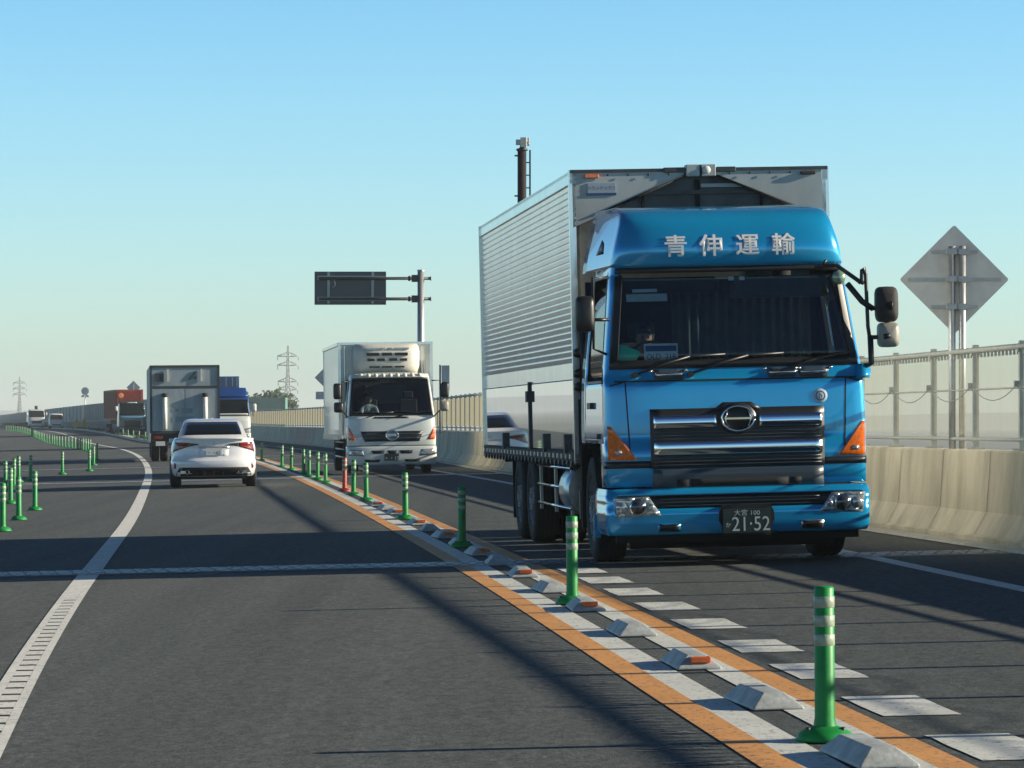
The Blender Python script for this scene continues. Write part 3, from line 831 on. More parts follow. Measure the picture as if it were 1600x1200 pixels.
# roof fairing
fs = Shell([(2.70, 1.085), (2.85, 1.06), (3.0, 1.02), (3.10, .99), (3.2, .965), (3.27, .945), (3.30, .93)],
           [(2.70, .275), (2.80, .245), (2.9, .25), (3.0, .28), (3.12, .34), (3.2, .50), (3.265, .85), (3.30, 1.25)],
           [(2.7, .28), (3.0, .26), (3.2, .20), (3.3, .16)], 4.4, [(2.70, 1.86), (3.3, 1.95)])
fs.flare = .085
mb = MB(); band(mb, fs, -2, 2, [2.70, 2.73, 2.80, 2.88, 2.96, 3.03, 3.10, 3.15, 3.2, 3.235, 3.265, 3.285, 3.30], 'blue', 0, .03)
roof_cap(mb, fs, 3.30, 'blue', .012)
fair = mb.build('roof_fairing', T)
for s, cx in (('青', -.500), ('伸', -.170), ('運', .165), ('輸', .500)):
    def fn(x, y, d, cx=cx):
        z = 2.800+y; X = cx+x; p = fs.pt(fs.rx(X, z), z, .006); return p
    vs, f_ = text_geo(s, .212)
    mb = MB(); mb.add([fn(v.x*1.06, v.y, 0) for v in vs], f_, 'letter')
    # second pass a hair wider so the strokes read bold
    for dx, dy in ((.004, .003), (-.004, -.003), (.004, -.003), (-.004, .003)):
        mb.add([fn(v.x*1.06+dx, v.y+dy, 0) for v in vs], f_, 'letter')
    for k in range(len(mb.v)):
        b_ = k//len(vs); p = mb.v[k]; mb.v[k] = (p[0], p[1]-.0006*b_, p[2])
    mb.build('character', fair, fix=False)
# small air nicks on the fairing side
mb = MB(); quad(mb, fs, (-1.55, 2.85), (-1.3, 2.85), (-1.35, 2.95), (-1.45, 2.99), 'black', .003, .01, xs=False, nu=3, nv=2); mb.build('side_vent', fair); mb = MB()
quad(mb, fs, (1.3, 2.85), (1.55, 2.85), (1.45, 2.99), (1.35, 2.95), 'black', .003, .01, xs=False, nu=3, nv=2); mb.build('side_vent', fair)
# windscreen surround
mb = MB()
for z0, z1 in ((1.755, 1.835), (2.635, 2.69)): band(mb, sh, -.965, .965, zsub(z0, z1, 1), 'black', .008, .018)
for sg in (-1, 1):
    a, b = sorted((sg*.905, sg*.965)); band(mb, sh, a, b, zsub(1.835, 2.615, 6), 'black', .008, .018)
mb.build('windscreen_frame', T)
mb = MB()
for sg in (-1, 1):
    for (a, b, z0, z1) in ((1.012, 1.03, 1.64, 2.64), (1.72, 1.75, 1.64, 2.64), (1.03, 1.72, 1.63, 1.66), (1.03, 1.72, 2.61, 2.635)):
        p, q = sorted((sg*a, sg*b)); band(mb, sh, p, q, zsub(z0, z1, 4), 'black', .0015, .008)
    mb.build('side_window_frame', T); mb = MB()
# door seams, front panel seams, handle
mb = MB()
for sg in (-1, 1):
    for a in (1.0, 1.80): p, q = sorted((sg*a, sg*(a+.012))); band(mb, sh, p, q, zsub(1.08, 2.66, 6), 'blackm', .002, .006)
    p, q = sorted((sg*1.45, sg*1.6)); band(mb, sh, p, q, zsub(1.40, 1.46, 1), 'black', .03, .03)
band(mb, sh, -.93, .93, [1.635, 1.65], 'blackm', .002, .006)
for sg in (-1, 1):
    quad(mb, sh, (sg*.99-.006, .95), (sg*.99+.006, .95), (sg*1.02+.006, 1.64), (sg*1.02-.006, 1.64), 'blackm', .002, .006, 1, 8)
    quad(mb, sh, (sg*1.02, 1.632), (sg*1.16, 1.60), (sg*1.16, 1.612), (sg*1.02, 1.648), 'blackm', .002, .006, 4, 1)
mb.build('panel_seam', T, fix=False)
# cowl handles
for cx in (-.62, -.05, .43, .72):
    if cx == -.05: continue
    mb = MB(); quad(mb, sh, (cx-.13, 1.655), (cx+.13, 1.655), (cx+.15, 1.745), (cx-.15, 1.745), 'bluedark', .012, .03, 4, 2)
    p0 = sh.pt(sh.rx(cx-.11, 1.70), 1.70, .04); p1 = sh.pt(sh.rx(cx+.11, 1.70), 1.70, .04)
    mb.tube([(p0[0]-.02, p0[1]+.03, p0[2]), p0, p1, (p1[0]+.02, p1[1]+.03, p1[2])], .012, 'chrome', 8)
    for q in (-.16, .16):
        p = sh.pt(sh.rx(cx+q, 1.735), 1.735, .012); mb.lathe([(0, -.012), (.016, -.006), (.016, .006), (0, .01)], p, 'chrome', 'y', 8)
    mb.build('cowl_handle', T)
# wipers
for cx, tx in ((-.93, -.42), (-.42, .12), (.38, .95)):
    mb = MB()
    p0 = Vector(sh.pt(sh.rx(cx, 1.70), 1.70, .03)); p1 = Vector(sh.pt(sh.rx(tx, 1.86), 1.86, .025))
    mb.cyl(p0+Vector((0, .03, 0)), p0-Vector((0, .02, 0)), .03, 'black'); mb.tube([p0, p0.lerp(p1, .5)+Vector((0, -.015, .012)), p1], .012, 'black')
    a = Vector(sh.pt(sh.rx(tx-.33, 1.80), 1.80, .016)); c = Vector(sh.pt(sh.rx(min(tx+.33, 1.08), 1.875), 1.875, .016))
    mb.tube([a, p1, c], .011, 'black'); mb.build('wiper', T)
# grille
gx = .0
mb = MB()
quad(mb, sh, (gx-.80, .84), (gx+.80, .84), (gx+.805, 1.385), (gx-.805, 1.385), 'black', .010, .03, 16, 8)
quad(mb, sh, (gx-.22, 1.37), (gx+.22, 1.37), (gx+.13, 1.435), (gx-.13, 1.435), 'black', .014, .03, 6, 2)
for zz in [.868+.03*k for k in range(3)]+[1.105+.03*k for k in range(3)]:
    quad(mb, sh, (gx-.77, zz), (gx+.77, zz), (gx+.77, zz+.010), (gx-.77, zz+.010), 'bluedark', .020, .014, 16, 1)
gr = mb.build('grille', T)
def chromebar(z0, z1, xa, xb):
    mb = MB(); rows = []; n = 22
    h_ = z1-z0; prof = [(z1, .012), (z1-.01*h_, .034), (z1-.06*h_, .040), (z1-.3*h_, .044), (z1-.52*h_, .047), (z1-.68*h_, .045), (z0+.14*h_, .034), (z0, .012)]
    A = [[sh.pt(sh.rx(xa+(xb-xa)*i/n, z), z, o) for i in range(n+1)] for z, o in prof]
    B = [[sh.pt(sh.rx(xa+(xb-xa)*i/n, z), z, 0) for i in range(n+1)] for z, o in prof]
    mb.slab(A, B, 'chrome'); return mb.build('chrome_bar', gr)
chromebar(1.20, 1.325, gx-.775, gx-.20); chromebar(1.20, 1.325, gx+.20, gx+.775); chromebar(.955, 1.085, gx-.775, gx+.775)
# oval emblem: ring with a crossbar
mb = MB()
c = sh.pt(sh.rx(gx, 1.285), 1.285, .03)
def oval(a, b, y, r, m):
    mb.tube([(c[0]+a*math.cos(t), y, c[2]+b*math.sin(t)) for t in [2*math.pi*k/32 for k in range(33)]], r, m, 8)
mb.lathe([(0, -.004), (.172, 0), (.178, .02), (.178, .05)], (c[0], c[1]-.005, c[2]), 'black', 'y', 28)
for k in range(len(mb.v)): p = mb.v[k]; mb.v[k] = (p[0], p[1], c[2]+(p[2]-c[2])*.82)
oval(.150, .112, c[1]-.018, .011, 'chrome')
mb.box(c[0]-.125, c[0]+.125, c[1]-.03, c[1]-.012, c[2]-.009, c[2]+.009, 'chrome')
for sg in (-1, 1):
    mb.tube([(c[0]+sg*.095, c[1]-.02, c[2]+.07), (c[0]+sg*.118, c[1]-.02, c[2]+.01), (c[0]+sg*.118, c[1]-.02, c[2]-.01), (c[0]+sg*.095, c[1]-.02, c[2]-.07)], .007, 'chrome', 6)
mb.build('oval_emblem', gr)
mb = MB()
quad(mb, sh, (gx-.79, .665), (gx+.79, .665), (gx+.785, .835), (gx-.785, .835), 'bluedark', .010, .03, 16, 3)
quad(mb, sh, (gx-.57, .675), (gx-.46, .675), (gx-.46, .742), (gx-.57, .742), 'blackm', .014, .01, 2, 1)
quad(mb, sh, (gx-.44, .675), (gx+.46, .675), (gx+.46, .742), (gx-.44, .742), 'blackm', .014, .01, 8, 1)
quad(mb, sh, (gx+.48, .675), (gx+.58, .675), (gx+.58, .742), (gx+.48, .742), 'blackm', .014, .01, 2, 1)
mb.build('lower_grille', T)
# dark gap above bumper steps, blue steps
for sg in (-1, 1):
    mb = MB(); a, b = sorted((sg*.66, sg*1.02)); band(mb, sh, a, b, [.85, .915], 'black', .004, .02); mb.build('corner_gap', T)
# amber corner lamps
for sg in (-1, 1):
    mb = MB()
    z0 = .925
    # triangle hugging the corner: tall outside, short inside
    quad(mb, sh, (sg*.765, z0), (sg*.978, z0), (sg*.978, 1.24), (sg*.955, 1.235), 'amber', .010, .03, 10, 8, xs=False)
    o = mb.build('corner_lamp', T)
    mb = MB()
    quad(mb, sh, (sg*.88, z0+.05), (sg*.93, z0+.05), (sg*.93, z0+.09), (sg*.88, z0+.09), 'lens', .016, .01, 2, 1, xs=False)
    mb.build('bulb_reflector', o)
    mb = MB(); a, b = sorted((sg*1.16, sg*1.26)); band(mb, sh, a, b, zsub(1.12, 1.17, 1), 'amber' if sg > 0 else 'black', .018, .018); mb.build('side_marker', T)
# bumper
bs = Shell([(.24, 1.195), (.30, 1.215), (.60, 1.22), (.64, 1.21), (.665, 1.20)], [(.24, .03), (.30, -.02), (.58, -.03), (.64, 0), (.665, .05)], [(.24, .17), (.66, .17)], 4.6, .86)
mb = MB(); band(mb, bs, -2, 2, [.24, .26, .30, .36, .42, .48], 'blue', 0, .04)
for a, b in ((-2, -.93), (.93, 2)): band(mb, bs, a, b, [.48, .54, .60], 'blue', 0, .04)
band(mb, bs, -2, 2, [.60, .62, .64, .655, .665], 'blue', 0, .04)
bump = mb.build('bumper', T)
mb = MB(); band(mb, bs, -.93, .93, [.475, .605], 'black', -.03, .02)
for zz in (.50, .53, .56): band(mb, bs, -.6, .6, [zz, zz+.008], 'bluedark', -.018, .012)
mb.build('air_intake', bump)
for sg in (-1, 1):
    mb = MB()
    quad(mb, bs, (sg*.60, .420), (sg*.93, .405), (sg*.955, .592), (sg*.69, .592), 'lens', .002, .03, 10, 5, xs=False)
    hl = mb.build('headlight', bump)
    for cx, r in ((.775, .066), (.885, .055), (.675, .034)):
        mb = MB(); p = bs.pt(sg*cx, .497, .008)
        mb.lathe([(0, -.03), (r*.6, -.022), (r*.95, -.006), (r, .002), (r*.9, .012)], p, 'lampdark' if cx == .775 else 'lens', 'y', 18)
        if cx == .775: mb.lathe([(r*.98, -.006), (r*1.18, -.002), (r*1.18, .006)], p, 'chrome', 'y', 18)
        mb.build('lamp_unit', hl)
    mb = MB()
    for (a, b, z0, z1) in ((.70, .75, .55, .582), (.63, .71, .43, .455), (.80, .945, .56, .585), (.91, .935, .43, .55), (.79, .90, .42, .445)):
        quad(mb, bs, (sg*a, z0), (sg*b, z0), (sg*b, z1), (sg*a, z1), 'lens', .006, .006, 3, 1, xs=False)
        mb.build('clear_lens', hl); mb = MB()
    mb = MB(); cx = sg*.66
    quad(mb, bs, (cx-.10, .262), (cx+.10, .262), (cx+.105, .345), (cx-.105, .345), 'chromedull' if sg > 0 else 'blue', .005, .02, 4, 2)
    quad(mb, bs, (cx-.088, .272), (cx+.088, .272), (cx+.092, .336), (cx-.092, .336), 'black', .009, .02, 4, 2)
    mb.build('fog_lamp', bump)
# plate
mb = MB(); px_ = .05
mb.prism([(px_-.25, .44), (px_-.22, .50), (px_+.22, .50), (px_+.25, .44), (px_+.255, .36), (px_+.225, .30), (px_+.225, .22), (px_-.225, .22), (px_-.225, .30), (px_-.255, .36)], -.045, -.02, 'blackm')
mb.box(px_-.22, px_+.22, -.058, -.05, .245, .465, 'plate')
pl = mb.build('number_plate', T)
mb = MB(); mb.box(-1.12, 1.12, .16, .24, .17, .30, 'blackm'); mb.box(-.95, .95, .5, .6, .10, .34, 'blackm'); mb.build('lip_shade_block', T)  # black lip and underrun added to darken the shaded underside below the bumper
text_part('plate_digits', '21·52', .185, pl, lambda x, y, d: (px_+.035+x, -.0605, .262+y), 'platech', .86)
text_part('plate_region', '大宮 100', .058, pl, lambda x, y, d: (px_+.0+x*1.1, -.0605, .405+y), 'platech')
text_part('plate_kana', 'か', .05, pl, lambda x, y, d: (px_-.175+x, -.0605, .30+y), 'platech')
# round badge
mb = MB(); q = sh.pt(sh.rx(.775, 1.475), 1.475, .004)
mb.lathe([(0, -.004), (.062, -.003), (.066, 0), (.062, .004)], q, 'badge', 'y', 24)
mb.lathe([(.035, -.0065), (.045, -.0065)], q, 'letterblue', 'y', 24)
bd = mb.build('round_badge', T); text_part('badge_mark', 'ト', .06, bd, lambda x, y, d: (q[0]+x, q[1]-.008, q[2]-.02+y), 'letterblue')
# mirrors: right-hand bracket with two heads, left-hand head, front under-mirror
mb = MB()
mb.tube([(.78, .22, 2.665), (.98, .18, 2.67), (1.18, .16, 2.52), (1.22, .14, 2.50)], .020, 'black')
mb.tube([(1.17, .14, 2.50), (1.20, .14, 2.53), (1.205, .14, 2.62), (1.225, .14, 2.64), (1.24, .14, 2.58), (1.25, .14, 2.1), (1.27, .14, 1.95)], .018, 'black')
mb.tube([(1.27, .14, 2.02), (1.275, .14, 1.76), (1.22, .16, 1.74)], .028, 'black')
mb.tube([(1.08, .20, 2.50), (1.20, .13, 2.33), (1.30, .12, 2.26)], .028, 'black'); mb.tube([(1.29, .12, 2.26), (1.44, .12, 2.28)], .016, 'black')
mb.tube([(1.26, .14, 2.0), (1.44, .12, 2.0)], .020, 'black')
mb.tube([(.84, .16, 2.67), (.88, .16, 2.72)], .012, 'black')
arm = mb.build('mirror_arm', T)
mb = MB(); mirror_head(mb, (1.425, .12, 2.30), .105, .10, .165, 'grime'); mb.tube([(1.41, .02, 2.28), (1.445, .0, 2.32), (1.44, .02, 2.25)], .022, 'black'); mb.build('mirror', arm)
mb = MB(); mirror_head(mb, (1.435, .12, 2.02), .10, .09, .115, 'mirrorback'); mb.tube([(1.37, .03, 2.0), (1.43, .02, 2.01)], .025, 'black'); mb.build('mirror', arm)
mb = MB(); mb.lathe([(0, -.04), (.05, -.03), (.065, .0), (.05, .03), (0, .04)], (.98, .10, 2.555), 'leafglass', 'y', 16); mb.build('round_mirror', arm)
mb = MB(); mb.tube([(-1.12, .3, 2.60), (-1.28, .2, 2.60), (-1.285, .2, 1.95), (-1.17, .25, 1.90)], .014, 'black'); mb.tube([(-1.13, .25, 2.215), (-1.28, .18, 2.215)], .016, 'black')
arm = mb.build('mirror_arm', T)
mb = MB(); mirror_head(mb, (-1.36, .20, 2.27), .09, .08, .165, 'black'); mb.build('mirror', arm)
mb = MB(); quad(mb, sh, (.93, 1.63), (1.13, 1.63), (1.17, 1.76), (.95, 1.76), 'blue', .09, .09, 4, 3, xs=False); mb.build('corner_bracket', T)
# cabin interior
mb = MB()
mb.box(-1.05, 1.05, .30, .62, 1.30, 1.80, 'cabin'); mb.box(-.95, -.3, .40, .66, 1.80, 1.88, 'cabin')
mb.build('dashboard', T, bevel=.03)
for cx in (-.68, .62):
    mb = MB(); mb.box(cx-.25, cx+.25, .92, 1.40, 1.25, 1.42, 'cabin'); hb_ = 2.02 if cx < 0 else 1.78; mb.box(cx-.24, cx+.24, 1.34, 1.48, 1.38, hb_, 'cabin'); mb.box(cx-.13, cx+.13, 1.36, 1.46, hb_+.02, hb_+.2-.14*(cx > 0), 'cabin'); mb.build('seat', T, bevel=.04)
mb = MB()
sc_ = Vector((-.68, .70, 1.86))
ring = [sc_+Vector((.22*math.cos(t), .09*math.sin(t), .20*math.sin(t))) for t in [2*math.pi*k/24 for k in range(25)]]
mb.tube(ring, .014, 'black', 6); mb.tube([sc_, sc_+Vector((0, -.15, -.3))], .03, 'black', 8)
for t in (0.3, math.pi-.3, -math.pi/2): mb.tube([sc_, sc_+Vector((.21*math.cos(t), .086*math.sin(t), .19*math.sin(t)))], .012, 'black', 6)
mb.build('steering_wheel', T)
mb = MB(); A = []
for z in (1.65, 2.62):
    A.append([(-.35+1.35*i/90, 1.62+.025*math.sin(i*1.05)+.01*math.sin(i*.37), z) for i in range(91)])
mb.grid(A, 'curtain', True); mb.build('curtain', T, fix=False)
mb = MB(); mb.box(.05, 1.0, .42, .62, 2.40, 2.60, 'curtain'); mb.box(-1.0, -.1, .42, .60, 2.46, 2.60, 'cabin'); mb.build('sun_visor', T, bevel=.02)
def onglass(x, z, d=.03): return sh.pt(sh.rx(x, z), z, -d)
mb = MB(); pts = [(-1.115, 1.87), (-.98, 1.785), (-.93, 1.79), (-.86, 1.91), (-1.00, 1.975), (-1.06, 1.985)]
mb.add([onglass(*p) for p in pts]+[onglass(p[0], p[1], .034) for p in pts], [tuple(range(6)), tuple(range(11, 5, -1))], 'green_card'); mb.build('green_card', T)
mb = MB(); mb.add([onglass(-.83, 1.80), onglass(-.52, 1.80), onglass(-.515, 1.985), onglass(-.83, 1.985)], [(0, 1, 2, 3)], 'card')
mb.add([onglass(-.815, 1.915, .026), onglass(-.53, 1.915, .026), onglass(-.53, 1.965, .026), onglass(-.815, 1.965, .026)], [(0, 1, 2, 3)], 'cardblue')
cd = mb.build('pass_card', T, fix=False)
text_part('card_text', 'OLD  218', .078, cd, lambda x, y, d: onglass(-.675+x, 1.838+y, .024), 'cardblue', .85)
mb = MB(); mb.add([onglass(-.97, 2.375), onglass(-.59, 2.375), onglass(-.59, 2.445), onglass(-.97, 2.445)], [(0, 1, 2, 3)], 'label'); mb.add([onglass(-.91, 2.46), onglass(-.68, 2.46), onglass(-.68, 2.49), onglass(-.91, 2.49)], [(0, 1, 2, 3)], 'label')
mb.add([onglass(-.01, 2.555), onglass(.04, 2.555), onglass(.04, 2.59), onglass(-.01, 2.59)], [(0, 1, 2, 3)], 'card'); mb.add([onglass(.09, 2.555), onglass(.14, 2.555), onglass(.14, 2.59), onglass(.09, 2.59)], [(0, 1, 2, 3)], 'card')
mb.build('window_label', T, fix=False)
driver('person', T, (-.68, 1.25, 1.44), 'shirt', 'driver in dark clothes holding the wheel of the big blue truck')
# wheels & chassis
for sx in (-1, 1): wheel(T, sx*1.04, 1.42, .50, .30, sx, 'front_wheel')
for yy in (6.75, 8.05):
    for sx in (-1, 1): wheel(T, sx*1.06, yy, .48, .28, sx, 'rear_wheel', True); wheel(T, sx*.74, yy, .48, .26, sx, 'rear_wheel', True)
mb = MB()
mb.box(-.45, -.35, .5, 11.6, .62, .90, 'grime'); mb.box(.35, .45, .5, 11.6, .62, .90, 'grime')
mb.box(-.9, .9, 1.34, 1.50, .42, .54, 'grime'); mb.box(-.35, .35, .6, 1.8, .42, .8, 'grime'); mb.box(-.8, .8, .3, .5, .40, .55, 'grime')
mb.box(-1.12, 1.12, .15, .8, .30, .40, 'grime')
for yy in (6.75, 8.05): mb.box(-.7, .7, yy-.08, yy+.08, .40, .56, 'grime'); mb.lathe([(0, -.2), (.2, -.1), (.2, .1), (0, .2)], (0, yy, .48), 'grime', 'x', 12)
for yy in [2.5+1.0*k for k in range(9)]: mb.box(-1.1, 1.1, yy-.04, yy+.04, .80, .90, 'grime')
mb.build('chassis', T)
for sx in (-1, 1):
    mb = MB(); mb.box(sx*1.18-.03, sx*1.18+.03, 1.95, 2.02, .30, 1.10, 'blackm'); A = []
    for k in range(9):
        t = math.pi*(.02+.96*k/8); A.append([(sx*1.0+dx, 1.42+.58*math.cos(t), .52+.58*math.sin(t)) for dx in (-.2, .2)])
    mb.grid(A, 'blackm'); mb.build('wheel_arch', T)
    mb = MB(); mb.box(sx*1.0-.2, sx*1.0+.2, 8.62, 8.66, .18, .88, 'blackm'); mb.build('mud_flap', T)
    mb = MB()
    mb.cyl((sx*.98, 2.75, .60), (sx*.98, 3.6, .60), .27, 'chromedull', n=20); mb.build('fuel_tank', T)
    for yy in ((4.0, 4.45, 4.9) if sx < 0 else (4.2,)):
        mb = MB(); mb.cyl((sx*.80, yy, .42), (sx*.80, yy, .82), .14, 'chromedull', n=14); mb.build('air_tank', T)
    mb = MB()
    for z in (.42, .62, .82): mb.tube([(sx*1.19, 2.95, z), (sx*1.2, 4.5, z-.0), (sx*1.18, 6.05, z)], .018, 'chrome', 8)
    for yy in (3.1, 4.5, 5.9): mb.box(sx*1.17-.015, sx*1.17+.015, yy-.03, yy+.03, .35, .95, 'chromedull')
    mb.build('side_guard', T)
    mb = MB(); mb.box(sx*1.16-.05, sx*1.16+.05, 2.12, 2.2, .34, .62, 'black'); mb.build('step', T); mb = MB(); mb.box(sx*1.20-.03, sx*1.20+.03, .90, 1.0, .2, .42, 'blue'); mb.build('step', T)
for sx in (1,):  # unseen right-side boxes, added to block low sun passing under the truck
    mb = MB(); mb.box(sx*1.10-.25, sx*1.10+.1, 2.3, 4.1, .34, 1.0, 'grime'); mb.box(sx*1.10-.2, sx*1.10+.1, 4.5, 5.9, .40, .95, 'grime'); mb.build('sun_block_box', T, bevel=.02)
    mb = MB(); mb.box(sx*.7, sx*1.2, 8.75, 11.2, .5, .9, 'grime'); mb.build('rear_sun_block_box', T, bevel=.02)
# pipes in the gap behind the cab
mb = MB()
for k, x in enumerate((-1.15, -1.08, -.9, -.3, .4, .9)): mb.tube([(x, 2.0, 1.0), (x+.02, 2.05, 1.6+.1*k), (x-.03, 2.1, 2.4)], .03, 'grime', 6)
mb.box(-1.12, -.4, 1.92, 2.12, .9, 1.7, 'grime'); mb.cyl((.8, 2.03, .9), (.8, 2.03, 2.9), .09, 'grime'); mb.build('gap_piping', T)
# cargo box
B0, B1, ZB, ZT, HW = 2.22, 11.82, .95, 3.72, 1.27
mb = MB(); mb.box(-1.21, 1.21, B0+.12, B1, ZB, ZT-.03, 'boxrecess'); mb.box(-HW, HW, B0+.02, B1, ZT-.03, ZT, 'alu')
box = mb.build('cargo_box', T); box.location.x = .045
for sx in (-1, 1):
    mb = MB(); nr = 28; rows = []
    z0c, z1c = 1.86, 3.60
    prof = []
    p = (z1c-z0c)/nr
    for k in range(nr):
        z = z0c+p*k; prof += [(z, .0), (z+p*.10, .014), (z+p*.70, .020), (z+p*.80, .0)]
    prof.append((z1c, 0))
    A = [[(sx*(1.24+d), y, z) for y in (B0+.05, B1-.05)] for z, d in prof]
    mb.grid(A, 'alu', False)
    mb.box(sx*1.23-.02, sx*1.23+.02, B0+.05, B1-.05, 1.70, 1.86, 'alu'); mb.box(sx*1.24-.03, sx*1.24+.03, B0, B1, 3.60, ZT+.004, 'alu')
    mb.build('side_wing', box, fix=False)
    for a, b in ((B0+.08, 6.4), (6.5, B1-.08)):
        mb = MB(); mb.box(sx*1.24-.02, sx*1.24+.02, a, b, 1.00, 1.69, 'alumirror'); mb.build('side_gate', box, bevel=.004)
    mb = MB(); mb.box(sx*1.245-.035, sx*1.245+.035, 6.41, 6.49, .96, 1.72, 'darksteel'); mb.box(sx*1.245-.06, sx*1.245+.06, 6.38, 6.52, 1.5, 1.62, 'darksteel'); mb.build('gate_post', box)
    mb = MB(); mb.box(sx*1.24-.04, sx*1.24+.04, B0, B1, .86, .985, 'grime')
    y = B0+.15
    while y < B1-.1:
        mb.prism([(y, .90), (y+.07, .84), (y+.14, .90)], sx*1.287-.012, sx*1.287+.012, 'darksteel', 'x'); mb.box(sx*1.287-.01, sx*1.287+.01, y+.17, y+.25, .92, .965, 'chromedull'); y += .36
    for yy in (3.0, 4.9, 9.2): mb.box(sx*1.28-.02, sx*1.28+.02, yy-.05, yy+.05, .93, 1.16, 'darksteel')
    mb.build('bottom_rail', box)
    for yy in (B0+.0, B1-.06): mb = MB(); mb.box(sx*1.25-.035, sx*1.25+.03, yy, yy+.06, .88, ZT+.008, 'alu'); mb.build('corner_post', box)
    mb = MB(); mb.box(sx*1.225-.02, sx*1.225+.04, 2.19, 2.215, .95, 1.5, 'grime')
    for z in (1.95, 1.75, 1.62): mb.lathe([(0, -.05), (.045, -.03), (.045, .03), (0, .05)], (sx*1.235, 2.18, z), 'black', 'z', 8)
    mb.build('gate_latch', box)
mb = MB()
mb.prism([(-HW+.02, 3.17), (-HW+.02, ZT-.02), (-.15, ZT-.02), (-.15, ZT-.06), (-1.0, 3.28)], B0, B0+.05, 'boxwhite')
mb.prism([(HW-.02, 3.17), (HW-.02, ZT-.02), (.17, ZT-.02), (.17, ZT-.06), (1.0, 3.30)], B0, B0+.05, 'boxwhite')
mb.box(-HW, HW, B0-.012, B0+.06, ZT-.02, ZT+.012, 'darksteel')
for x in [-1.1+.2*k for k in range(12)]: mb.lathe([(0, -.006), (.012, -.004), (.012, .0)], (x, B0-.014, ZT-.045), 'grime', 'y', 6)
mb.tube([(-1.0, B0-.01, 3.30), (-.15, B0-.01, ZT-.065)], .012, 'blackm', 6); mb.tube([(.98, B0-.01, 3.33), (.17, B0-.01, ZT-.065)], .012, 'blackm', 6)
mb.build('front_panel', box, fix=True)
mb = MB()
mb.box(-1.18, 1.18, B0+.08, B0+.115, 1.0, ZT-.05, 'boxrecess')
for x in (-.55, .0, .62, -.02): mb.box(x-.012, x+.012, B0+.055, B0+.08, 2.8, 3.62, 'blackm')
mb.box(-.8, .8, B0+.05, B0+.08, 3.48, 3.52, 'darksteel'); mb.box(.02, .5, B0+.04, B0+.08, 3.545, 3.58, 'boxwhite')
mb.build('bulkhead', box)
mb = MB(); mb.box(-.13, .16, B0-.03, B0+.12, ZT-.07, ZT+.045, 'boxwhite'); mb.box(.0, .025, B0-.034, B0+.1, ZT-.07, ZT+.04, 'blackm'); mb.lathe([(0, -.02), (.035, -.01), (.04, .01)], (.07, B0-.035, ZT-.01), 'white', 'y', 12); mb.box(-.35, -.14, B0-.02, B0+.05, ZT-.03, ZT+.02, 'darksteel'); mb.box(.17, .36, B0-.02, B0+.05, ZT-.03, ZT+.02, 'darksteel'); mb.build('wing_hinge', box, bevel=.006)
mb = MB(); mb.box(-1.13, -.99, B0-.03, B0-.001, 3.645, 3.685, 'amber'); mb.build('marker_lamp', box, bevel=.008)
mb = MB(); mb.box(1.0, 1.15, B0-.03, B0-.001, 3.65, 3.685, 'grime'); mb.build('marker_lamp', box, bevel=.008)
mb = MB(); mb.box(-1.10, -.83, B0-.008, B0-.001, 3.50, 3.60, 'label2'); mb.box(-1.11, -.82, B0-.010, B0-.001, 3.48, 3.503, 'letterblue'); sg_ = mb.build('maker_plate', box)
text_part('plate_lettering', 'トランテックス', .044, sg_, lambda x, y, d: (-.965+x*.92, B0-.0105, 3.535+y), 'letterblue')
for c_ in children(T):
    if 'wheel' not in c_.name: c_.location.z += .045

# ================================================================== WHITE REFRIGERATED TRUCK
Yf, uf = 85.7, 5.74
hb = math.atan(.105)
T2 = empty('refrigerated_truck', gp(uf-K*Yf, Yf, .006), hb, .015)
tag(T2, 'white box truck with cream cooling unit above its cab, in the middle distance', 'truck')
s2 = Shell([(.55, 1.10), (.9, 1.11), (1.4, 1.09), (2.40, .99), (2.50, .96)], [(.55, .03), (.9, .02), (1.42, .07), (2.40, .36), (2.50, .46)],
           [(.55, .22), (1.4, .26), (2.5, .30)], 3.6, 1.55)
cab_windows(T2, s2, 'truckwhite', 1.46, 2.36, .93, 2.48, .56, side=(1.12, 1.7), zs0=1.40, archz=.95)
mb = MB(); roof_cap(mb, s2, 2.48, 'truckwhite', .05); mb.build('roof', T2)
mb = MB()
for z0, z1 in ((1.44, 1.49), (2.33, 2.38)): band(mb, s2, -.96, .96, [z0, z1], 'black', .006, .014)
for sg in (-1, 1):
    a, b = sorted((sg*.915, sg*.96)); band(mb, s2, a, b, zsub(1.49, 2.33, 5), 'black', .006, .014)
mb.build('windscreen_frame', T2)
mb = MB()
band(mb, s2, -.85, .85, [2.39, 2.43, 2.47], 'reefer', .05, .05)
for k in range(9): p = s2.pt(s2.rx(-.72+.18*k, 2.44), 2.44, .06); mb.lathe([(0, -.03), (.055, -.02), (.06, .01)], p, 'reefer', 'y', 10)
mb.build('roof_marker_bar', T2)
mb = MB(); quad(mb, s2, (-.44, 1.375), (.44, 1.375), (.42, 1.415), (-.42, 1.415), 'black', .006, .012, 6, 1)
mb.build('cowl_vent', T2)
for cx, tx in ((-.62, -.25), (.05, .55)):
    mb = MB(); a = Vector(s2.pt(s2.rx(cx, 1.40), 1.40, .02)); b = Vector(s2.pt(s2.rx(tx, 1.50), 1.50, .02)); c = Vector(s2.pt(s2.rx(tx+.3, 1.53), 1.53, .02)); mb.tube([a, b, c], .012, 'black'); mb.build('wiper', T2)
mb = MB(); quad(mb, s2, (-.68, .80), (.68, .80), (.78, 1.055), (-.78, 1.055), 'black', .006, .02, 12, 4)
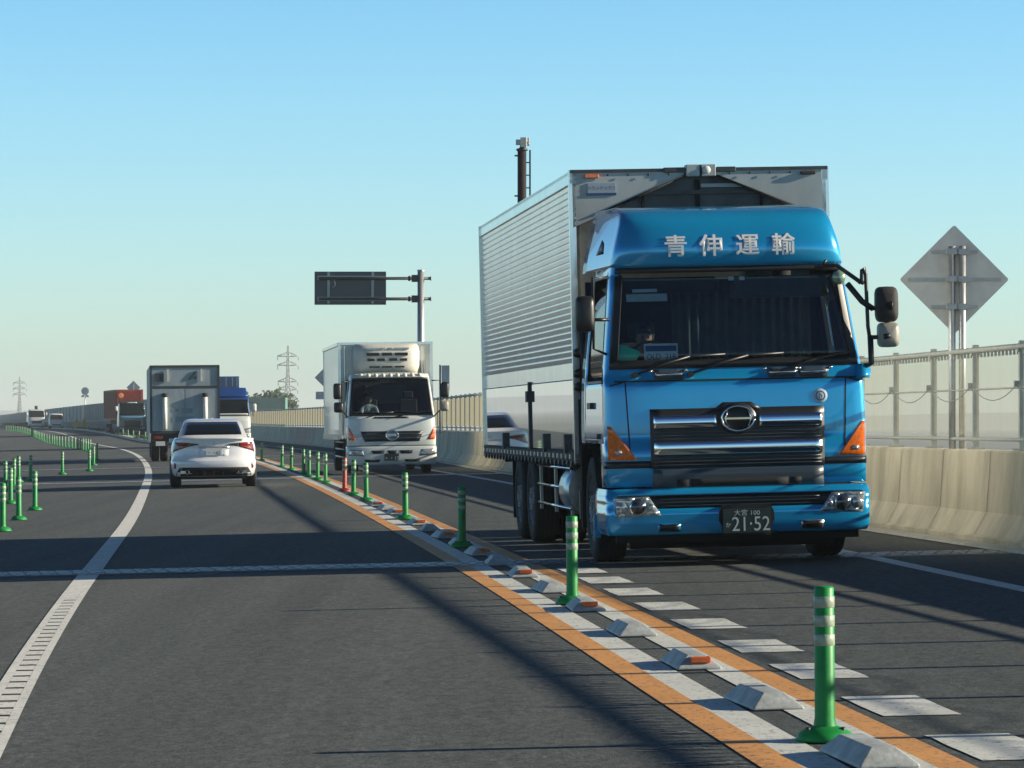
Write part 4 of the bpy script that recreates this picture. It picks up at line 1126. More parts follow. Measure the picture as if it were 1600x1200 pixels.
for z in (.86, .96): quad(mb, s2, (-.70-(z-.86)*.3, z), (.70+(z-.86)*.3, z), (.71+(z-.86)*.3, z+.035), (-.71-(z-.86)*.3, z+.035), 'bluedark', .012, .01, 12, 1)
g2 = mb.build('grille', T2)
mb = MB(); c = s2.pt(0, .95, .03); mb.tube([(c[0]+.15*math.cos(t), c[1], c[2]+.115*math.sin(t)) for t in [2*math.pi*k/24 for k in range(25)]], .018, 'chrome', 6)
mb.box(-.13, .13, c[1]-.012, c[1]+.01, c[2]-.012, c[2]+.012, 'chrome'); mb.lathe([(0, -.01), (.13, .0), (.13, .02)], c, 'chromedull', 'y', 20); mb.build('oval_emblem', g2)
for sg in (-1, 1):
    mb = MB(); quad(mb, s2, (sg*.80, .84), (sg*1.10, .84), (sg*1.10, 1.20), (sg*.985, 1.20), 'amber', .010, .03, 6, 6, xs=False); mb.build('corner_lamp', T2)
b2 = Shell([(.22, 1.09), (.28, 1.12), (.66, 1.12), (.70, 1.10)], [(.22, .05), (.28, 0), (.66, -.01), (.70, .03)], [(.2, .24), (.7, .24)], 3.6, .62)
mb = MB(); band(mb, b2, -2, 2, [.22, .24, .28, .40, .52, .64, .68, .70], 'truckwhite', 0, .04); bb = mb.build('bumper', T2)
mb = MB(); band(mb, b2, -1, 1, [.685, .705], 'black', .006, .012); mb.build('bumper_gap', bb)
for sg in (-1, 1):
    mb = MB(); quad(mb, b2, (sg*.62, .44), (sg*.96, .46), (sg*.93, .61), (sg*.66, .60), 'lens', .006, .02, 6, 3, xs=False); mb.build('headlight', bb)
for (a, b, z0, z1) in ((-.52, -.18, .50, .58), (.18, .52, .50, .58), (-.12, .12, .50, .58), (-.70, -.30, .29, .355), (.30, .70, .29, .355)):
    mb = MB(); quad(mb, b2, (a+.03, z0), (b-.03, z0), (b, z1), (a, z1), 'blackm', .004, .012, 3, 1); mb.build('bumper_slot', bb)
mb = MB(); mb.box(-.20, .16, -.03, -.012, .32, .50, 'plate'); p2_ = mb.build('number_plate', T2)
text_part('plate_digits', '・・15', .13, p2_, lambda x, y, d: (-.02+x, -.033, .34+y), 'platech')
# mirrors
for sg in (-1, 1):
    mb = MB(); mb.tube([(sg*1.02, .22, 2.30), (sg*1.22, .10, 2.30), (sg*1.24, .10, 1.6), (sg*1.08, .18, 1.42)], .018, 'black'); arm = mb.build('mirror_arm', T2)
    mb = MB(); mirror_head(mb, (sg*1.34, .10, 2.06), .10, .08, .20, 'black'); mb.build('mirror', arm)
    mb = MB(); mirror_head(mb, (sg*1.31, .10, 1.66), .12, .08, .13, 'mirrorback' if sg > 0 else 'black'); mb.build('mirror', arm)
# interior
mb = MB(); mb.box(-.95, .95, .28, .6, 1.1, 1.52, 'cabin'); mb.build('dashboard', T2, bevel=.03)
for cx in (-.5, .5):
    mb = MB(); mb.box(cx-.22, cx+.22, 1.12, 1.26, 1.2, 1.85, 'cabin'); mb.box(cx-.12, cx+.12, 1.14, 1.24, 1.87, 2.05, 'cabin'); mb.build('seat', T2, bevel=.03)
mb = MB(); mb.box(-.55, .45, 1.44, 1.49, 1.75, 2.22, 'curtain'); mb.build('rear_window', T2)
driver('person', T2, (-.5, 1.05, 1.22), 'shirt2', 'driver in a pale shirt behind the windscreen of the white box truck')
# cargo box, front at 2.0 m
F0, F1, Z0, Z1, H2 = 2.02, 9.5, .88, 3.30, 1.20
mb = MB(); mb.box(-H2+.01, H2-.01, F0+.01, F1, Z0, Z1-.01, 'truckwhite'); bx2 = mb.build('cargo_box', T2)
mb = MB()
for sx in (-1, 1):
    for yy in (F0, F1-.05): mb.box(sx*(H2-.03)-.035, sx*(H2-.03)+.035, yy-.005, yy+.055, Z0-.02, Z1+.005, 'alu')
    mb.box(sx*H2-.03, sx*H2+.01, F0, F1, Z1-.07, Z1+.01, 'alu'); mb.box(sx*H2-.03, sx*H2+.012, F0, F1, Z0-.04, Z0+.10, 'alu')
mb.box(-H2, H2, F0-.01, F0+.05, Z1-.05, Z1+.012, 'alu'); mb.build('box_trim', bx2)
mb = MB()
for k in range(9): mb.box(-H2+.15+k*.28, -H2+.165+k*.28, F0-.004, F0+.012, Z0+.1, Z1-.08, 'alu')
mb.build('panel_rib', bx2)
# cooling unit
mb = MB()
rows = []
for z, hw, d in ((2.48, .74, .48), (2.52, .80, .60), (2.70, .845, .68), (3.05, .85, .66), (3.20, .83, .58), (3.26, .78, .40)):
    r_ = []
    for k in range(25):
        t = math.pi*k/24; e = .5
        r_.append((hw*math.copysign(abs(math.cos(t))**e, math.cos(t)), F0-d*abs(math.sin(t))**e, z))
    rows.append(r_)
mb.grid(rows, 'reefer', True); mb.add(rows[0]+[], [tuple(range(25))], 'reefer'); mb.add(rows[-1], [tuple(range(25))[::-1]], 'reefer'); cu = mb.build('cooling_unit', T2)
for (z, h, xs) in ((3.13, .045, ((-.52, -.22), (-.16, -.05), (.05, .14), (.22, .55))), (2.99, .075, ((-.52, -.20), (-.13, .12), (.20, .52))), (2.85, .065, ((-.50, -.32), (-.25, -.06), (.05, .25), (.32, .50))), (2.67, .04, ((-.45, -.2), (-.13, .12), (.20, .43)))):
    for a, b in xs:
        mb = MB(); mb.box(a, b, F0-.695 if z < 3.1 else F0-.655, F0-.60, z-h/2, z+h/2, 'black' if z != 3.13 else 'chromedull'); mb.build('louvre', cu)
mb = MB(); mb.box(.94, 1.0, F0-.35, F0-.02, 2.45, 2.85, 'signback'); mb.build('side_duct', bx2)
for sx in (-1, 1):
    wheel(T2, sx*.92, 1.15, .42, .25, sx, 'front_wheel'); wheel(T2, sx*.95, 6.9, .42, .24, sx, 'rear_wheel', True)
    mb = MB(); 
    for z in (.4, .6, .78): mb.tube([(sx*1.08, 2.3, z), (sx*1.08, 5.9, z)], .022, 'chromedull', 6)
    mb.box(sx*1.05-.02, sx*1.05+.02, 2.5, 2.6, .35, .88, 'grime'); mb.box(sx*1.05-.02, sx*1.05+.02, 5.6, 5.7, .35, .88, 'grime'); mb.build('side_guard', T2)
mb = MB(); mb.box(-.42, -.34, .5, 9.2, .55, .80, 'grime'); mb.box(.34, .42, .5, 9.2, .55, .80, 'grime'); mb.box(-.8, .8, 1.08, 1.22, .34, .46, 'grime'); mb.box(-.3, .5, .5, 1.6, .30, .8, 'grime'); mb.box(-.7, .7, 6.8, 7.0, .34, .5, 'grime'); mb.box(-1, -.45, 2.2, 3.2, .4, .85, 'grime'); mb.build('chassis', T2)

# ================================================================== WHITE SEDAN (rear view)
Ys, us = 73.0, 1.12
SC = empty('sedan_car', gp(us-K*Ys, Ys, .006), math.atan(.103), .01)
tag(SC, 'white four-door sedan seen from behind, driving ahead in our lane', 'car')
L_ = 4.66
def car_ring(z, w, F, Bk, n=2.9, R=.55, Rf=.75):
    pts = []
    rs = [0, .2, .4, .55, .68, .78, .86, .92, .96, .985, .997, 1]
    for r in rs: pts.append((w*r, F+R*(1-(1-r**n)**(1/n)), z))
    for y in (1.2, 1.9, 2.6, 3.3): pts.append((w*(1-.004*(y-2)**2), y, z))
    for r in rs[::-1]: pts.append((w*r*.985, L_-Bk-Rf*(1-(1-r**n)**(1/n)), z))
    return pts
def fullring(half): return half+[(-x, y, z) for x, y, z in half[::-1][1:-1]]
levels = [(.24, .83, .16, .25), (.30, .875, .08, .10), (.42, .895, .02, .03), (.55, .905, .00, .0), (.585, .895, .015, .0), (.62, .89, .05, .02), (.70, .895, .07, .06),
          (.80, .895, .075, .2), (.88, .885, .08, .5), (.96, .865, .06, .9), (1.02, .835, .03, 1.05), (1.045, .81, .04, 1.1)]
mb = MB(); rows = [fullring(car_ring(z, w, F, B)) for z, w, F, B in levels]
# raise the deck line towards the cabin: the top levels lift with y
mb.grid(rows, 'carwhite', True, True)
top = rows[-1]; n = len(top); rr = [top]
for k, dz in ((.15, .012), (.45, .03), (1, .045)): rr.append([(x*(1-k), 2.2+(y-2.2)*(1-k*.6), z+dz) for x, y, z in top])
mb.grid(rr, 'carwhite', True, True)
mb.build('body', SC)
mb = MB(); rows = []
for z, hw, y0, y1, R in ((1.03, .735, .55, 3.55, .5), (1.10, .715, .70, 3.38, .5), (1.20, .675, .98, 3.10, .5), (1.32, .635, 1.28, 2.85, .5), (1.41, .60, 1.55, 2.62, .5), (1.445, .55, 1.75, 2.45, .45), (1.46, .45, 1.95, 2.3, .3)):
    h = []
    for r in (0, .3, .55, .75, .88, .95, .99, 1): h.append((hw*r, y0+.16*r**4, z))
    h += [(hw, (y0+y1)/2, z)]
    for r in (1, .99, .95, .88, .75, .55, .3, 0): h.append((hw*r, y1-.2*r**4, z))
    rows.append(fullring(h))
mb.grid(rows, 'carwhite', True, True); mb.add(rows[-1], [tuple(range(len(rows[-1])))], 'carwhite', True)
mb.build('roof', SC)
def roofpt(z, x, o):
    hw = lin([(1.03, .735), (1.10, .715), (1.20, .675), (1.32, .635), (1.41, .60), (1.445, .55)], z); y0 = lin([(1.03, .55), (1.10, .70), (1.20, .98), (1.32, 1.28), (1.41, 1.55), (1.445, 1.75)], z)
    return (x, y0+.16*(abs(x)/hw)**4-o*.6, z+o*.8)
mb = MB(); A = [[roofpt(z, hw*k/8, .008) for k in range(-8, 9)] for z, hw in ((1.115, .61), (1.17, .60), (1.24, .582), (1.32, .555), (1.385, .525))]
B = [[roofpt(z, hw*k/8, -.01) for k in range(-8, 9)] for z, hw in ((1.115, .61), (1.17, .60), (1.24, .582), (1.32, .555), (1.385, .525))]
mb.slab(A, B, 'darkglass'); mb.build('rear_window', SC)
for sg in (-1, 1):
    mb = MB(); A = []; B = []
    for z in (1.10, 1.2, 1.3, 1.35):
        hw = lin([(1.03, .735), (1.10, .715), (1.20, .675), (1.30, .635), (1.37, .60)], z); ya = lin([(1.1, 1.05), (1.35, 1.75)], z); yb = lin([(1.1, 3.2), (1.35, 2.6)], z)
        A.append([(sg*(hw+.004), ya+(yb-ya)*k/6, z) for k in range(7)]); B.append([(sg*(hw-.01), ya+(yb-ya)*k/6, z) for k in range(7)])
    mb.slab(A, B, 'darkglass'); mb.build('side_window', SC)
    mb = MB(); mirror_head(mb, (sg*.865, 3.15, .99), .06, .07, .045, 'carwhite'); mb.tube([(sg*.78, 3.05, 1.0), (sg*.87, 3.05, 1.0)], .03, 'carwhite'); mb.build('door_mirror', SC)
cs = Shell([(z, w) for z, w, F, B in levels], [(z, F) for z, w, F, B in levels], [(0, .55), (2, .55)], 2.9, 2.0)
for sg in (-1, 1):
    mb = MB()
    quad(mb, cs, (sg*.955, .76), (sg*.62, .865), (sg*.60, .945), (sg*.93, .965), 'redlens', .010, .03, 10, 5, xs=False)
    tl = mb.build('tail_light', SC)
    mb = MB(); quad(mb, cs, (sg*.62, .865), (sg*.36, .905), (sg*.36, .925), (sg*.60, .945), 'lampdark', .008, .02, 6, 3, xs=False); mb.build('inner_lens', tl)
    mb = MB(); quad(mb, cs, (sg*.955, .75), (sg*.93, .80), (sg*.90, .82), (sg*.945, .75), 'lampdark', .012, .02, 3, 3, xs=False); mb.build('lower_lens', tl)
    mb = MB(); quad(mb, cs, (sg*.90, .40), (sg*.935, .42), (sg*.915, .53), (sg*.88, .50), 'redlens', .008, .02, 3, 3, xs=False); mb.build('reflector', SC)
    mb = MB(); mb.lathe([(.040, .0), (.046, .0), (.046, -.02), (.038, -.02), (.034, .02)], (sg*.56, .07, .33), 'chrome', 'y', 16); mb.box(sg*.62, sg*.70, .03, .06, .30, .36, 'chrome'); mb.build('exhaust', SC)
mb = MB(); quad(mb, cs, (-.95, .245), (.95, .245), (.80, .43), (-.80, .43), 'blackm', .006, .03, 14, 4, xs=False)
for x in (-.2, 0, .2): mb.box(x-.01, x+.01, -.02, .1, .25, .36, 'black')
mb.build('diffuser', SC)
mb = MB(); quad(mb, cs, (-.30, .66), (.30, .66), (.34, .86), (-.34, .86), 'carwhite', -.001, .02, 6, 3); 
quad(mb, cs, (-.33, .845), (.33, .845), (.32, .87), (-.32, .87), 'chromedull', .010, .02, 6, 1); mb.build('plate_recess', SC)
mb = MB(); mb.box(-.165, .165, .045, .060, .685, .835, 'platew'); pp = mb.build('number_plate', SC)
text_part('plate_digits', '・・62', .10, pp, lambda x, y, d: (x*.9, .043, .70+y), 'letterblue')
mb = MB(); q = cs.pt(0, .955, .008); mb.tube([(q[0]+.05*math.cos(t), q[1], q[2]+.038*math.sin(t)) for t in [2*math.pi*k/20 for k in range(21)]], .006, 'chrome', 6); mb.build('round_emblem', SC)
mb = MB(); A = [[(x, .02+.16*(abs(x)/.8)**4+d, 1.055+h-.02*(x/.8)**2) for x in [-.72+.12*k for k in range(13)]] for d, h in ((-.01, -.02), (-.015, .012), (.10, -.012))]
mb.grid(A, 'carwhite', True); mb.build('boot_lip', SC, fix=True)
mb = MB(); mb.prism([(1.85, 1.405), (1.98, 1.475), (2.02, 1.475), (2.10, 1.41)], -.018, .018, 'carwhite', 'x'); mb.build('roof_aerial', SC, bevel=.006)
for sx in (-1, 1):
    wheel(SC, sx*.80, 1.0, .335, .235, sx, 'rear_wheel'); wheel(SC, sx*.80, 3.78, .335, .235, sx, 'front_wheel')
mb = MB(); mb.box(-.70, .70, .3, 4.3, .18, .30, 'blackm'); mb.box(-.62, .62, .9, 1.1, .22, .36, 'blackm'); mb.build('underbody', SC)

# ================================================================== TRAILER TRUCK ahead (rear view)
TR = empty('box_trailer', gp(-K*124+.87, 124, .006), math.atan(.115), .01)
tag(TR, 'grey box trailer truck seen from the rear, ahead of the white sedan', 'truck')
mb = MB(); mb.box(-1.245, 1.245, 0, 12, 1.02, 3.43, 'trailer'); bx = mb.build('cargo_box', TR)
mb = MB()
for (a, b, z0, z1) in ((-1.25, 1.25, 3.36, 3.445), (-1.25, -1.17, 1.0, 3.40), (1.17, 1.25, 1.0, 3.40), (-1.25, 1.25, 1.0, 1.09), (-1.17, 1.17, 2.62, 2.70)):
    mb.box(a, b, -.03, -.002, z0, z1, 'trailerdk')
mb.build('door_frame', bx)
for sx in (-1, 1):
    mb = MB(); mb.box(sx*.595-.575, sx*.595+.575, -.02, -.003, 1.09, 2.61, 'trailer'); mb.build('rear_door', bx, bevel=.005)
    mb = MB(); cx = sx*.72-.0; mb.cyl((cx, -.07, 1.15), (cx, -.07, 2.30), .085, 'white', n=12); mb.cyl((cx, -.07, 2.30), (cx, -.07, 2.44), .095, 'blackm', n=12); mb.build('buffer_tube', bx)
    mb = MB(); mb.box(sx*.60-.03, sx*.60+.03, -.06, -.02, 2.86, 3.30, 'white'); mb.build('strap', bx)
mb = MB(); mb.prism([(.10, 2.92), (.32, 3.18), (.42, 3.20), (.22, 2.92)], -.035, -.02, 'emblem'); mb.prism([(.30, 2.95), (.42, 3.08), (.40, 2.94)], -.035, -.02, 'emblem'); mb.build('door_emblem', bx)
mb = MB(); mb.box(-.1, .28, -.03, -.02, 1.72, 1.90, 'pale'); mb.build('door_patch', bx); mb = MB(); mb.box(-.46, -.24, -.03, -.02, 1.78, 1.88, 'pale'); mb.build('door_patch', bx); mb = MB(); mb.box(-1.05, -.75, -.03, -.02, 2.85, 3.15, 'trailerdk'); mb.box(-.45, .3, -.03, -.02, 1.40, 1.60, 'pale'); mb.build('door_patch', bx)
mb = MB(); mb.box(-1.2, 1.2, .05, .25, .70, 1.0, 'grime'); mb.box(-1.2, 1.2, -.05, .05, .55, .66, 'grime'); mb.box(-.5, .5, .3, 11.5, .7, 1.0, 'grime'); mb.build('chassis', TR)
mb = MB(); mb.box(-1.05, -.72, -.07, -.05, .56, .72, 'platew'); mb.build('number_plate', TR)
for sx in (-1, 1):
    mb = MB(); mb.box(sx*.95-.16, sx*.95+.16, -.08, -.05, .80, .92, 'redlens'); mb.build('tail_light', TR)
    for yy in (1.6, 3.0):
        wheel(TR, sx*1.06, yy, .50, .28, sx, 'rear_wheel', True); wheel(TR, sx*.74, yy, .50, .26, sx, 'rear_wheel', True)
    wheel(TR, sx*1.0, 13.5, .50, .28, sx, 'front_wheel')
mb = MB(); mb.box(-1.2, 1.2, 12.5, 14.6, .6, 2.9, 'truckwhite'); mb.build('cab', TR, bevel=.06)

# ================================================================== far oncoming cabs
def far_cab(root, paint, H, HW, lamp='lens', roofbox=None, dash='cablight'):
    s = Shell([(.4, HW-.02), (1.6, HW-.02), (H, HW-.1)], [(.4, .02), (1.6, .04), (H, .35)], [(.4, .25), (H, .3)], 3.4, 2.0)
    mb = MB(); band(mb, s, -2, 2, zsub(.45, H, 8), paint, 0, .05); roof_cap(mb, s, H, paint, .05); mb.build('cab', root)
    ws0, ws1 = H*.60, H-.16
    mb = MB(); band(mb, s, -.95, .95, zsub(ws0, ws1, 4), 'darkglass', .008, .02); mb.build('windscreen', root)
    mb = MB(); quad(mb, s, (-.68, .75), (.68, .75), (.76, ws0-.5), (-.76, ws0-.5), 'black', .01, .02, 10, 3); mb.build('grille', root)
    mb = MB(); band(mb, s, -1, 1, [.42, .5, .66, .72], dash, .03, .04); bp_ = mb.build('bumper', root)
    for sg in (-1, 1):
        mb = MB(); quad(mb, s, (sg*.66, .50), (sg*.93, .50), (sg*.93, .66), (sg*.66, .66), lamp, .045, .03, 4, 2, xs=False); mb.build('headlight', bp_)
        mb = MB(); mb.tube([(sg*(HW-.1), .2, H-.3), (sg*(HW+.12), .15, H-.35), (sg*(HW+.12), .15, ws0)], .02, 'black', 6); mirror_head(mb, (sg*(HW+.2), .15, H-.62), .11, .08, .22, 'white'); mb.build('mirror', root)
        wheel(root, sx_(sg, HW), 1.3, .48, .28, sg, 'front_wheel')
    mb = MB(); mb.box(-.5, .5, .5, 9, .55, .9, 'grime'); mb.build('chassis', root)
    return s
def sx_(sg, HW): return sg*(HW-.2)
def hdg(Y): return heading(Y, LW)
# blue and white truck, half hidden behind the trailer
B3 = empty('box_truck', gp((357.5-800)/5400*188, 188, .006), hdg(188), .01)
tag(B3, 'oncoming truck with blue roof and white front, half hidden behind the grey trailer', 'truck')
s3 = far_cab(B3, 'cabblue', 2.72, 1.22, dash='truckwhite')
mb = MB(); band(mb, s3, -1.3, 1.3, zsub(.72, 1.66, 3), 'truckwhite', .012, .02); mb.build('lower_panel', B3)
mb = MB(); band(mb, s3, -.9, .9, [1.72, 1.80], 'truckwhite', .016, .02); mb.build('front_stripe', B3)
mb = MB(); fs3 = Shell([(2.72, 1.12), (3.2, 1.02)], [(2.72, .3), (3.2, .9)], [(2.7, .3), (3.3, .3)], 3.4, 2.0); band(mb, fs3, -2, 2, zsub(2.72, 3.2, 4), 'cabblue', .0, .04); roof_cap(mb, fs3, 3.2, 'cabblue', .03); mb.build('roof_fairing', B3)
mb = MB(); mb.box(-1.2, .74, 2.4, 10, 1.0, 3.85, 'cabblue'); bb_ = mb.build('cargo_box', B3); 
for x in (.0, .35, .6): mb = MB(); mb.box(x, x+.05, 2.36, 2.399, 3.3, 3.8, 'cablight'); mb.build('box_rib', bb_)
for sg in (-1, 1): wheel(B3, sg*1.0, 8.2, .48, .28, sg, 'rear_wheel', True)
# container truck
B4 = empty('container_truck', gp(-33.8, 308, .006), hdg(308)+.06, .01)
tag(B4, 'oncoming container truck with red box behind a dark teal and blue cab, far left', 'truck')
s4 = far_cab(B4, 'cabgreen', 2.95, 1.22, dash='black')
mb = MB(); band(mb, s4, -.9, .9, [1.42, 1.55, 1.66], 'cablight', .02, .03); mb.build('front_stripe', B4)
mb = MB(); quad(mb, s4, (-.45, 2.82), (.45, 2.82), (.42, 2.90), (-.42, 2.90), 'label', .012, .02, 6, 1); mb.build('roof_lettering', B4)
mb = MB(); mb.box(-1.22, 1.22, 2.6, 14.8, 1.35, 4.05, 'contred')
for k in range(9): mb.box(-1.1+k*.26, -1.1+k*.26+.11, 2.57, 2.6, 1.5, 3.9, 'contred')
for k in range(40): mb.box(-1.25, -1.22, 2.8+k*.3, 2.94+k*.3, 1.5, 3.9, 'contred')
ct = mb.build('container', B4)
mb = MB(); mb.lathe([(0, -.03), (.22, -.02), (.24, 0)], (-.78, 2.57, 3.52), 'contorange', 'y', 16, False); mb.build('round_logo', ct)
mb = MB(); mb.box(-.6, .6, 2.4, 14.6, .95, 1.33, 'grime'); mb.build('trailer_frame', B4)
for yy in (10.5, 11.8, 13.1):
    for sg in (-1, 1): wheel(B4, sg*1.0, yy, .48, .28, sg, 'trailer_wheel', True)
# two white vehicles at the far left
B5 = empty('tipper_truck', gp(-68.5, 498, .006), hdg(498), 0)
tag(B5, 'tiny white truck with dark windscreen, leftmost of the far oncoming vehicles', 'truck')
s5 = far_cab(B5, 'truckwhite', 2.75, 1.2, dash='truckwhite')
mb = MB(); mb.box(-1.15, 1.15, 2.3, 8.5, .95, 2.5, 'truckwhite'); mb.box(-.2, .2, 1.7, 2.1, 2.7, 3.3, 'grime'); mb.build('body_tray', B5, bevel=.03)
for sg in (-1, 1): wheel(B5, sg*1.0, 7, .48, .28, sg, 'rear_wheel', True)
mb = MB(); mb.lathe([(0, -.2), (.2, -.15), (.2, .15), (0, .3)], (0, 1.0, 3.0), 'grime', 'z', 10); mb.build('roof_beacon', B5)
B6 = empty('delivery_van', gp(-61.4, 466, .006), hdg(466), 0)
tag(B6, 'tiny white van just right of the leftmost far truck', 'van')
s6 = Shell([(.35, .93), (1.2, .95), (2.05, .80)], [(.35, .0), (.95, .05), (1.2, .25), (2.05, .75)], [(.3, .3), (2.05, .3)], 3.0, 4.3)
mb = MB(); band(mb, s6, -2, 2, zsub(.35, 2.02, 10), 'truckwhite', 0, .05); roof_cap(mb, s6, 2.02, 'truckwhite', .05); mb.build('body', B6)
mb = MB(); band(mb, s6, -.9, .9, zsub(1.25, 1.88, 4), 'darkglass', .008, .02); mb.build('windscreen', B6)
mb = MB(); quad(mb, s6, (-.6, .45), (.6, .45), (.6, .62), (-.6, .62), 'black', .01, .02); mb.build('grille', B6)
for sg in (-1, 1):
    mb = MB(); quad(mb, s6, (sg*.7, .75), (sg*.95, .75), (sg*.95, .92), (sg*.7, .9), 'lens', .01, .02, 3, 2, xs=False); mb.build('headlight', B6)
    wheel(B6, sg*.8, .9, .32, .2, sg, 'front_wheel'); wheel(B6, sg*.8, 3.5, .32, .2, sg, 'rear_wheel')

# ================================================================== signs, masts
def wx(Y): return interp(WB, Y)
# overhead arm sign seen from the back
Yg = 120.0; Xg = (657.5-800)/5400*Yg
G = empty('overhead_sign', (Xg, Yg, .2))
tag(G, 'tall grey pole with two arms holding a dark board seen from behind', 'sign')
mb = MB(); mb.cyl((0, 0, 0), (0, 0, 6.5), .135, 'steel', .115, 16); mb.lathe([(.125, 0), (.13, .05), (0, .07)], (0, 0, 6.5), 'steel', n=16); mb.build('pole', G)
pz = lambda y: (662-y)/45+CAMH-.2
for y in (435, 467):
    mb = MB(); z = pz(y); mb.cyl((-3.55, 0, z), (.33, 0, z), .055, 'darksteel', n=10); mb.box(-.32, -.10, -.12, .12, z-.12, z+.12, 'darksteel'); mb.cyl((.33, 0, z), (.36, 0, z), .08, 'darksteel', n=10); mb.cyl((-.44, 0, z), (-.36, 0, z), .09, 'darksteel', n=10); mb.build('arm', G)
mb = MB(); mb.box((491-657.5)/45, (603-657.5)/45, .10, .15, pz(476), pz(424), 'bluedark'); bo = mb.build('sign_board', G, bevel=.01)
mb = MB()
for x in (513, 582): xx = (x-657.5)/45; mb.box(xx-.04, xx+.04, .04, .10, pz(474), pz(425), 'steel')
for y in (434, 467): mb.box((496-657.5)/45, (601-657.5)/45, .0, .08, pz(y)-.07, pz(y)+.07, 'steel')
mb.tube([((522-657.5)/45, -.02, pz(436)), ((524-657.5)/45, -.03, pz(446)), ((520-657.5)/45, -.02, pz(449))], .02, 'steel', 5); mb.build('mounting_rail', bo)
# big diamond sign, right
def diamond(name, X, Y, zc, hd, poles, ztop, label, zb=.9):
    g = empty(name, (X, Y, zb)); tag(g, label, 'sign')
    T_ = Matrix.Translation((0, -.02, zc-zb))
    r = .05*hd; c = []
    for (ax, az) in ((0, 1), (1, 0), (0, -1), (-1, 0)):
        px, pz_ = ax*hd, az*hd; tx, tz = -az, ax
        for s_ in (-1, 1):
            c.append((px*(1-.02)+s_*tx*.02*hd*(-1), pz_*(1-.02)+s_*tz*.02*hd*(-1)))
    mb = MB(); mb.prism(c[::1], 0, .02, 'signback', 'y', T_); b = mb.build('sign_plate', g)
    mb = MB()
    for k in (-.5, 0, .5):
        w_ = hd*(1-abs(k))*.85; mb.box(-w_, w_, -.05, -.021, zc-zb+k*hd-.018, zc-zb+k*hd+.018, 'steel')
    mb.build('stiffener', b)
    for x in poles:
        mb = MB(); mb.cyl((x, -.10, 0), (x, -.10, ztop-zb), .038, 'steel', n=12)
        for k in (-.5, 0, .5): mb.box(x-.06, x+.06, -.16, -.05, zc-zb+k*hd-.03, zc-zb+k*hd+.03, 'steel')
        mb.build('pole', g)
    return g
Yd = 37.4; Xd = (1491-800)/5400*Yd
diamond('diamond_sign', Xd, Yd, (662-441)/144.4+CAMH+.03, .592, (-.035, .075), (662-385)/144.4+CAMH, 'large grey diamond sign seen from behind, on twin poles right of the blue truck', .60)
Yd = 172; Xd = (516-800)/5400*Yd
g = diamond('diamond_sign', Xd, Yd, (662-590)/31.4+CAMH, .78, (0,), (662-580)/31.4+CAMH, 'grey diamond sign half hidden behind the white box truck', 1.0)
mb = MB(); mb.box(-.72, .5, -.04, -.02, (662-624)/31.4+CAMH-1.0, (662-612)/31.4+CAMH-1.0, 'signback'); mb.box(-.6, .4, -.06, -.04, (662-619)/31.4+CAMH-1.0, (662-617)/31.4+CAMH-1.0, 'steel'); mb.build('lower_plate', g)
Yd = 105; g = empty('small_sign', ((691-800)/5400*Yd, Yd, 1.1)); tag(g, 'narrow grey sign plate on a post right of the white box truck', 'sign')
mb = MB(); mb.box(-.02, .22, -.02, .0, (662-610)/51.4+CAMH-1.1, (662-571)/51.4+CAMH-1.1, 'signback'); mb.build('sign_plate', g)
mb = MB(); mb.cyl((-.06, .02, 0), (-.06, .02, (662-570)/51.4+CAMH-1.1), .035, 'steel', n=8); mb.build('pole', g)
Yd = 400; g = diamond('diamond_sign', (208.5-800)/5400*Yd, Yd, (662-605.5)/13.5+CAMH, .80, (0,), (662-600)/13.5+CAMH, 'pale diamond sign peeking over the red container', 1.3)
# round sign on the far wall
Yd = 500; s_ = 10.8; g = empty('round_sign', ((133-800)/5400*Yd, Yd, 3.5)); tag(g, 'small round sign with two lower plates above the far pale wall', 'sign')
def zz(y): return (662-y)/s_+CAMH-3.5
mb = MB(); mb.lathe([(0, -.03), (.56, -.02), (.56, .02), (0, .03)], (0, 0, zz(611)), 'signback', 'y', 20, False); mb.build('sign_plate', g)
for sg in (-1, 1): mb = MB(); mb.prism([(sg*.12, zz(617)), (sg*.42, zz(617)), (sg*.56, zz(619)), (sg*.50, zz(621)), (sg*.12, zz(620))], -.02, .02, 'signback'); mb.build('lower_plate', g)
mb = MB(); mb.cyl((.02, .05, -2.5), (.02, .05, zz(607)), .07, 'steel', n=8); mb.build('pole', g)
# dark ladder mast behind the blue truck box
Ym = 90.0; Xm = (815.5-800)/5400*Ym
g = empty('camera_mast', (Xm, Ym, 0.25)); tag(g, 'dark brown mast with ladder and white camera head rising behind the silver cargo box', 'mast')
mz = lambda y: (662-y)/60+CAMH-.25
mb = MB(); mb.cyl((0, 0, -1), (0, 0, mz(233)), .115, 'brown', n=16); mb.lathe([(.115, 0), (.15, .02), (.15, .06), (.06, .09), (.05, .2)], (0, 0, mz(236)), 'brown', n=16); mb.build('pole', g)
mb = MB(); 
for x in (.21, ): mb.box(x-.022, x+.022, -.03, .03, 3, mz(234), 'darksteel')
z = 3.0
while z < mz(236): mb.box(.0, .21, -.012, .012, z, z+.03, 'darksteel'); z += .33
for y in (243, 306): mb.tube([(-.10, 0, mz(y)), (-.19, -.02, mz(y)-.0)], .022, 'darksteel', 6)
mb.build('ladder', g)
mb = MB(); mb.box(-.04, .12, -.12, .12, mz(230), mz(214.5), 'white'); mb.box(-.16, -.04, -.1, .1, mz(226), mz(218), 'steel'); mb.box(.12, .20, -.08, .08, mz(222), mz(215), 'white'); mb.cyl((.12, 0, mz(225)), (.2, 0, mz(225)), .045, 'steel'); mb.build('camera_head', g, bevel=.01)
